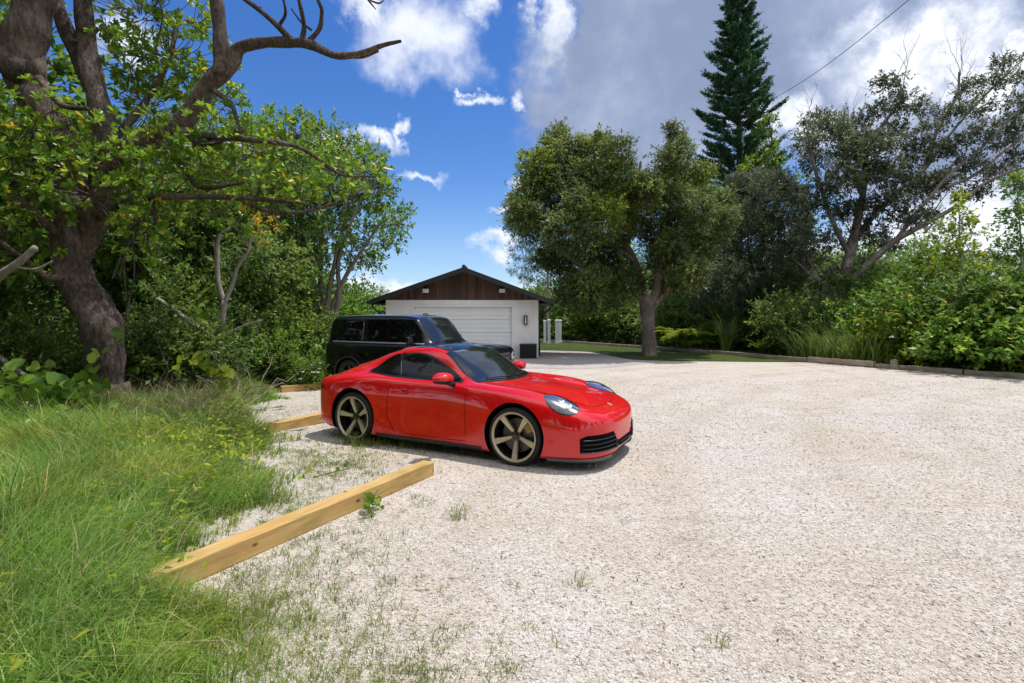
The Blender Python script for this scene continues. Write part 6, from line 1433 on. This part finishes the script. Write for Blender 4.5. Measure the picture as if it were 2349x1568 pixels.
def weeds():
    rng = np.random.default_rng(99); fg = FG()
    def tuft(u, v, n, h, rad, w=.004):
        Y = 1.6*FPX/(v-HZ); x = (u-CX)/FPX*Y; V, F = blades(n, x, Y, rad, h, w, rng, .5, .9); fg.add(V, F)
    for (u, v, n, h, r) in ((1055, 1190, 60, .11, .07), (1050, 1170, 30, .09, .10), (975, 1155, 60, .05, .10), (850, 1190, 20, .16, .02), (1330, 1340, 26, .12, .05), (1650, 1480, 16, .10, .04), (1215, 1440, 24, .05, .04), (2250, 985, 90, .05, .35), (2095, 1047, 60, .04, .2), (1895, 861, 110, .08, .6),
                         (1585, 1002, 24, .04, .10), (2330, 1225, 20, .03, .06), (1410, 860, 60, .05, .5), (700, 1440, 50, .12, .06), (590, 1400, 60, .14, .08), (880, 1560, 40, .06, .06), (960, 1555, 60, .07, .08), (1170, 1535, 16, .05, .03), (2330, 945, 40, .04, .3)):
        tuft(u, v, n, h, r)
    for k in range(150):
        u = rng.uniform(1330, 2345); v = 846+abs(rng.normal())*75; Y = 1.7*FPX/(v-HZ); x = (u-CX)/FPX*Y
        if x > kb(Y)-.5: continue
        for q in range(rng.integers(1, 4)):
            V, F = blades(rng.integers(8, 26), x+rng.normal()*.25, Y+rng.normal()*.06, .12, .03, .008, rng, .8, .9); fg.add(V, F)
    # thin scattered blades on the gravel near the grass
    for k in range(1300):
        v = rng.uniform(1110, 1600); Y = 1.6*FPX/(v-HZ); d = abs(rng.normal())*.55; x = gl(Y)+.15+d
        if d > 1.9: continue
        t_ = ((x+2.015)*.473+(Y-2.8)*.881); w_ = abs((x+2.015)*-.881+(Y-2.8)*.473-.07)
        if w_ < .12 and 0 < t_ < 2.6: continue
        V, F = blades(rng.integers(3, 10), x, Y, .03, rng.uniform(.03, .11), .0035, rng, .6, .9); fg.add(V, F)
    # patch between timber and coupe, strip along the sill and rear wheel
    for k in range(520):
        u = rng.normal(760, 90); v = rng.normal(1062, 26); Y = 1.6*FPX/(v-HZ); x = (u-CX)/FPX*Y; V, F = blades(rng.integers(4, 12), x, Y, .05, rng.uniform(.03, .09), .005, rng, .6, .9); fg.add(V, F)
    for k in range(150):
        u = 790+abs(rng.normal())*75; v = 1012+(u-800)*.10+rng.normal()*5; Y = 1.6*FPX/(v-HZ); x = (u-CX)/FPX*Y; V, F = blades(rng.integers(5, 12), x, Y, .04, rng.uniform(.06, .19)*max(.35, 1-(u-790)/330), .006, rng, .25, .6); fg.add(V, F)
    for k in range(160):
        u = rng.normal(640, 60); v = rng.normal(935, 20); Y = 1.62*FPX/(v-HZ); x = (u-CX)/FPX*Y; V, F = blades(rng.integers(3, 8), x, Y, .06, rng.uniform(.03, .08), .006, rng, .5, .8); fg.add(V, F)
    tag(fg.obj('weeds', M['weed']), kind='stuff')
weeds()
# ------------------------------------------------------------------ loose stones and fallen leaves
def stones():
    rng = np.random.default_rng(123); Xs, Ys, Rs = [], [], []
    for (ya, yb, dens, r0, r1) in ((1.6, 2.6, 4200, .004, .009), (2.6, 4.0, 2600, .0045, .010), (4.0, 6.0, 1150, .005, .012), (6, 9, 420, .008, .017), (9, 14, 110, .010, .022)):
        xr = 1.08*yb; xa = -1.9 if yb < 5 else -4.8; n = int((yb-ya)*(xr-xa)*dens*.8); x = rng.uniform(xa, xr, n); y = rng.uniform(ya, yb, n)
        gx_ = np.array([gl(v) for v in np.linspace(ya, yb, 50)]); e = np.interp(y, np.linspace(ya, yb, 50), gx_); k = (x > e-.35) & (np.abs(x) < 1.06*y+.1); x, y = x[k], y[k]
        Xs.append(x); Ys.append(y); Rs.append(rng.uniform(0, 1, len(x))**1.8*(r1-r0)+r0)
    X, Y, R = map(np.concatenate, (Xs, Ys, Rs)); n = len(X); print('stones', n)
    O = np.array([[1, 0, 0], [0, 1, 0], [-1, 0, 0], [0, -1, 0], [0, 0, 1], [0, 0, -1]], float); T = np.array([[0, 1, 4], [1, 2, 4], [2, 3, 4], [3, 0, 4], [1, 0, 5], [2, 1, 5], [3, 2, 5], [0, 3, 5]])
    V = O[None]*rng.uniform(.65, 1.3, (n, 6, 1))+rng.normal(size=(n, 6, 3))*.20; V *= np.stack([rng.uniform(.8, 1.3, n), rng.uniform(.6, 1.1, n), rng.uniform(.4, .8, n)], 1)[:, None]
    a = rng.uniform(0, 6.28, n); b = rng.normal(size=n)*.5; ca, sa, cb, sb = np.cos(a), np.sin(a), np.cos(b), np.sin(b)
    x, y, z = V[..., 0], V[..., 1], V[..., 2]; y2 = y*cb[:, None]-z*sb[:, None]; z2 = y*sb[:, None]+z*cb[:, None]; x3 = x*ca[:, None]-y2*sa[:, None]; y3 = x*sa[:, None]+y2*ca[:, None]
    P = np.stack([x3, y3, z2], -1)*R[:, None, None]+np.stack([X, Y, gz(Y)+.006+R*.14], 1)[:, None]
    F = (T[None]+(np.arange(n)*6)[:, None, None]).reshape(-1, 3); tag(mesh_obj('gravel', P.reshape(-1, 3), F, M['stone']), kind='stuff')
stones()
def fallen():
    rng = np.random.default_rng(5); n = 230; v = 845+rng.uniform(0, 1, n)**2.2*700; Y = 1.6*FPX/(v-HZ); x = rng.uniform(-.6, 1.0, n)*Y
    x = np.array([max(a, gl(b)+.2) for a, b in zip(x, Y)]); P = np.stack([x, Y, gz(Y)+.015], 1); A = rng.normal(size=(n, 3))*[1, 1, .15]; fg = FG(); fg.add(*obovate(P, A, rng.uniform(.012, .032, n), .012, rng, nrm=np.tile([0, 0, 3.], (n, 1)))); tag(fg.obj('leaf_litter', M['dead_leaf']), kind='stuff')
fallen()
# ------------------------------------------------------------------ light, sky, camera
SUN_DIR = Vector((0.25, 0.14, 0.95)).normalized()      # towards the sun
def build_world():
    w = bpy.data.worlds.new('World'); SC.world = w; w.use_nodes = True
    nt = w.node_tree; nt.nodes.clear(); L = nt.links
    out = nt.nodes.new('ShaderNodeOutputWorld'); bg = nt.nodes.new('ShaderNodeBackground'); bg.inputs[1].default_value = SKY_STRENGTH
    sky = nt.nodes.new('ShaderNodeTexSky'); sky.sky_type = 'NISHITA'; sky.sun_disc = False
    el = math.asin(SUN_DIR.z); sky.sun_elevation = el
    sky.sun_rotation = math.atan2(SUN_DIR.x, SUN_DIR.y)
    sky.air_density = 1.0; sky.dust_density = 0.3; sky.ozone_density = 3.0; sky.altitude = 0
    hs = N(nt, 'ShaderNodeHueSaturation'); hs.inputs['Saturation'].default_value = 1.32; hs.inputs['Value'].default_value = 0.64; hs.inputs['Hue'].default_value = 0.512
    L.new(sky.outputs[0], hs.inputs['Color'])
    tc = N(nt, 'ShaderNodeTexCoord'); sp = N(nt, 'ShaderNodeSeparateXYZ'); L.new(tc.outputs['Generated'], sp.inputs[0])
    def math_(op, a, b=None, c=None, clamp=False):
        n = N(nt, 'ShaderNodeMath', operation=op); n.use_clamp = clamp
        for i, x in enumerate((a, b, c)):
            if x is None: continue
            if isinstance(x, (int, float)): n.inputs[i].default_value = x
            else: L.new(x, n.inputs[i])
        return n.outputs[0]
    az = math_('ARCTAN2', sp.outputs[0], sp.outputs[1]); elv = math_('ARCSINE', sp.outputs[2])
    # cloud-layer coordinates: a flat layer seen in perspective
    zz = math_('MAXIMUM', math_('ADD', sp.outputs[2], 0.12), 0.03)
    px = math_('DIVIDE', sp.outputs[0], zz); py = math_('DIVIDE', sp.outputs[1], zz)
    cv = N(nt, 'ShaderNodeCombineXYZ'); L.new(px, cv.inputs[0]); L.new(py, cv.inputs[1]); cv.inputs[2].default_value = 3.7
    def noise(scale, detail, rough, dist=0.0, vec=None):
        n = N(nt, 'ShaderNodeTexNoise'); n.inputs['Scale'].default_value = scale; n.inputs['Detail'].default_value = detail
        n.inputs['Roughness'].default_value = rough; n.inputs['Distortion'].default_value = dist
        L.new(vec or cv.outputs[0], n.inputs['Vector']); return n.outputs['Fac']
    ac = N(nt, 'ShaderNodeCombineXYZ'); L.new(az, ac.inputs[0]); L.new(elv, ac.inputs[1])
    nA = noise(5.5, 6, 0.62, 0.0, ac.outputs[0]); nB = noise(15, 3, 0.6, 0.0, ac.outputs[0])
    nb = math_('ADD', math_('MULTIPLY', math_('SUBTRACT', nA, 0.5), 1.5), math_('MULTIPLY', math_('SUBTRACT', nB, 0.5), 0.7))
    wn_ = N(nt, 'ShaderNodeTexNoise'); wn_.inputs['Scale'].default_value = 7.0; wn_.inputs['Detail'].default_value = 6; wn_.inputs['Roughness'].default_value = 0.62; L.new(ac.outputs[0], wn_.inputs['Vector'])
    wo = N(nt, 'ShaderNodeVectorMath', operation='SUBTRACT'); L.new(wn_.outputs['Color'], wo.inputs[0]); wo.inputs[1].default_value = (0.5, 0.5, 0.5)
    ws = N(nt, 'ShaderNodeVectorMath', operation='SCALE'); L.new(wo.outputs[0], ws.inputs[0]); ws.inputs['Scale'].default_value = 0.26
    wa = N(nt, 'ShaderNodeVectorMath', operation='ADD'); L.new(ws.outputs[0], wa.inputs[0]); L.new(ac.outputs[0], wa.inputs[1])
    def AE(u, v):
        x, y, z = (u-CX)/FPX, 1.0, (HZ-v)/FPX
        return math.atan2(x, y), math.atan2(z, math.hypot(x, y))
    def blob(u, v, ru, rv, rot=0.0, gain=1.0):
        a0, e0 = AE(u, v); ra = ru/FPX; re = rv/FPX; k = math.cos(a0); ra *= k*k; re *= k
        m = N(nt, 'ShaderNodeMapping', vector_type='TEXTURE'); m.inputs['Location'].default_value = (a0, e0, 0)
        m.inputs['Rotation'].default_value = (0, 0, rot); m.inputs['Scale'].default_value = (ra, re, 1); L.new(wa.outputs[0], m.inputs[0])
        v_ = N(nt, 'ShaderNodeVectorMath', operation='LENGTH'); L.new(m.outputs[0], v_.inputs[0]); return v_.outputs['Value']
    def union(lst):
        a = lst[0]
        for b in lst[1:]: a = math_('MINIMUM', a, b)
        return math_('SUBTRACT', 1.0, a)
    # big cloud bank on the right
    bank = union([blob(1470, 190, 330, 235, 0.15), blob(1900, 60, 520, 330), blob(2300, 250, 600, 420), blob(1700, -150, 520, 260), blob(2600, -200, 900, 500), blob(1440, 30, 180, 110, 0, 0.8)])
    bankd = N(nt, 'ShaderNodeMapRange', interpolation_type='SMOOTHSTEP'); bankd.inputs[1].default_value = -0.05; bankd.inputs[2].default_value = 0.34
    L.new(math_('ADD', bank, math_('MULTIPLY', nb, 0.42)), bankd.inputs[0])
    # small bright clouds
    small = union([blob(975, 50, 165, 105, 0.1), blob(860, 10, 130, 45), blob(1120, 20, 60, 55, -0.5), blob(1255, 45, 42, 105, 0.1), blob(1185, 212, 30, 36), blob(1095, 190, 60, 22, 0.1, 0.75),
                   blob(960, 402, 66, 22, 0.05), blob(925, 300, 60, 20, 0.7, 0.8), blob(855, 315, 70, 26, -0.1, 0.7), blob(765, 298, 48, 30), blob(1160, 462, 62, 15, 0.35, 0.85), blob(1210, 430, 30, 18),
                   blob(1140, 572, 75, 34, 0.1), blob(1060, 165, 30, 14, 0, 0.5), blob(300, 60, 130, 90, 0.3), blob(230, 330, 120, 60), blob(560, 330, 90, 40, 0.2, 0.7),
                   blob(900, 660, 130, 26, 0, 0.8), blob(1230, 690, 300, 60, 0, 0.9), blob(2150, 560, 300, 120), blob(1900, 640, 300, 90), blob(2250, 640, 250, 60)])
    smalld = N(nt, 'ShaderNodeMapRange', interpolation_type='SMOOTHSTEP'); smalld.inputs[1].default_value = -0.12; smalld.inputs[2].default_value = 1.0
    L.new(math_('ADD', small, math_('MULTIPLY', nb, 0.75)), smalld.inputs[0])
    smask = N(nt, 'ShaderNodeMapRange', interpolation_type='SMOOTHSTEP'); smask.inputs[1].default_value = -0.7; smask.inputs[2].default_value = 0.15
    L.new(small, smask.inputs[0]); sm = math_('MULTIPLY', smalld.outputs[0], smask.outputs[0])
    # unseen heavy cloud behind the camera, added and brightened as front fill
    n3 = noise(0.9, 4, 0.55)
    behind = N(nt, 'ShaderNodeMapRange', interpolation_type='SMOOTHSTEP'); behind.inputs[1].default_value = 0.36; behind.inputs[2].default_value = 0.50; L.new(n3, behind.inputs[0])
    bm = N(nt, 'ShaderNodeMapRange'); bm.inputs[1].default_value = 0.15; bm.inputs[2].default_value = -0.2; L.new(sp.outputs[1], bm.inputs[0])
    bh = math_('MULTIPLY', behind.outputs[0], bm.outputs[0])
    # cloud shading: bank grey-blue with bright breaks
    nD = noise(3.1, 4, 0.55, 0.0, ac.outputs[0])
    bright = union([blob(2080, 140, 260, 90, -0.15, 1.0), blob(2290, 130, 200, 70, 0.1, 0.9), blob(1840, 300, 200, 60, 0, 0.6), blob(2200, 560, 400, 180, 0, 0.9)])
    bs = N(nt, 'ShaderNodeMapRange', interpolation_type='SMOOTHSTEP'); bs.inputs[1].default_value = -0.25; bs.inputs[2].default_value = 0.95
    L.new(math_('ADD', math_('MAXIMUM', bright, -0.22), math_('ADD', math_('MULTIPLY', math_('SUBTRACT', nD, 0.36), 1.8), math_('MULTIPLY', math_('SUBTRACT', nA, 0.5), 1.6))), bs.inputs[0])
    rb = ramp(nt, [(0.0, BANK_DARK), (0.45, BANK_MID), (0.8, BANK_LT), (1.0, BANK_WHITE)]); L.new(bs.outputs[0], rb.inputs[0])
    def scale_col(col, k):
        v = N(nt, 'ShaderNodeVectorMath', operation='SCALE'); v.inputs['Scale'].default_value = k; L.new(col, v.inputs[0]); return v.outputs[0]
    def mix(f, a, b):
        x = N(nt, 'ShaderNodeMixRGB'); L.new(f, x.inputs[0]); L.new(a, x.inputs[1]); L.new(b, x.inputs[2]); return x.outputs[0]
    kc = 1.0/SKY_STRENGTH
    white = N(nt, 'ShaderNodeRGB'); white.outputs[0].default_value = (0.66, 0.69, 0.76, 1)
    # pale haze near the horizon
    hz = N(nt, 'ShaderNodeMapRange', interpolation_type='SMOOTHSTEP'); hz.inputs[1].default_value = 0.30; hz.inputs[2].default_value = -0.02; hz.inputs[4].default_value = 0.38
    L.new(elv, hz.inputs[0])
    hc = N(nt, 'ShaderNodeRGB'); hc.outputs[0].default_value = (0.28, 0.44, 0.70, 1)
    c = mix(hz.outputs[0], hs.outputs[0], scale_col(hc.outputs[0], kc))
    c = mix(math_('MULTIPLY', bankd.outputs[0], 0.97), c, scale_col(rb.outputs[0], kc))
    c = mix(math_('MULTIPLY', sm, 0.92), c, scale_col(white.outputs[0], kc))
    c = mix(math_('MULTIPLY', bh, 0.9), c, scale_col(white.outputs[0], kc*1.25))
    L.new(c, bg.inputs[0]); L.new(bg.outputs[0], out.inputs[0])
SKY_STRENGTH = 0.15
BANK_DARK = (0.19, 0.235, 0.35); BANK_MID = (0.30, 0.35, 0.475); BANK_LT = (0.47, 0.51, 0.61); BANK_WHITE = (0.70, 0.72, 0.77)
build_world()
sl = bpy.data.lights.new('sun', 'SUN'); sl.energy = 2.6; sl.angle = math.radians(0.55); sl.color = (1.0, 0.972, 0.925)
so = bpy.data.objects.new('sun', sl); COL.objects.link(so); so.rotation_euler = SUN_DIR.to_track_quat('Z', 'Y').to_euler(); so.location = (8, -8, 25)
cd = bpy.data.cameras.new('camera'); cd.sensor_width = 36; cd.lens = 36*FPX/2349.0
cd.shift_y = -(784-HZ)/2349.0; cd.clip_end = 2000; cd.clip_start = 0.05
co = bpy.data.objects.new('camera', cd); COL.objects.link(co); co.location = (0, 0, CAM_H); co.rotation_euler = (PI/2, 0, 0)
SC.camera = co
SC.view_settings.view_transform = 'Standard'; SC.view_settings.look = 'None'; SC.view_settings.exposure = 0.62; SC.view_settings.gamma = 1
SC.cycles.max_bounces = 6; SC.cycles.diffuse_bounces = 3; SC.cycles.glossy_bounces = 4; SC.cycles.transmission_bounces = 4; SC.cycles.transparent_max_bounces = 8
SC.cycles.use_denoising = True
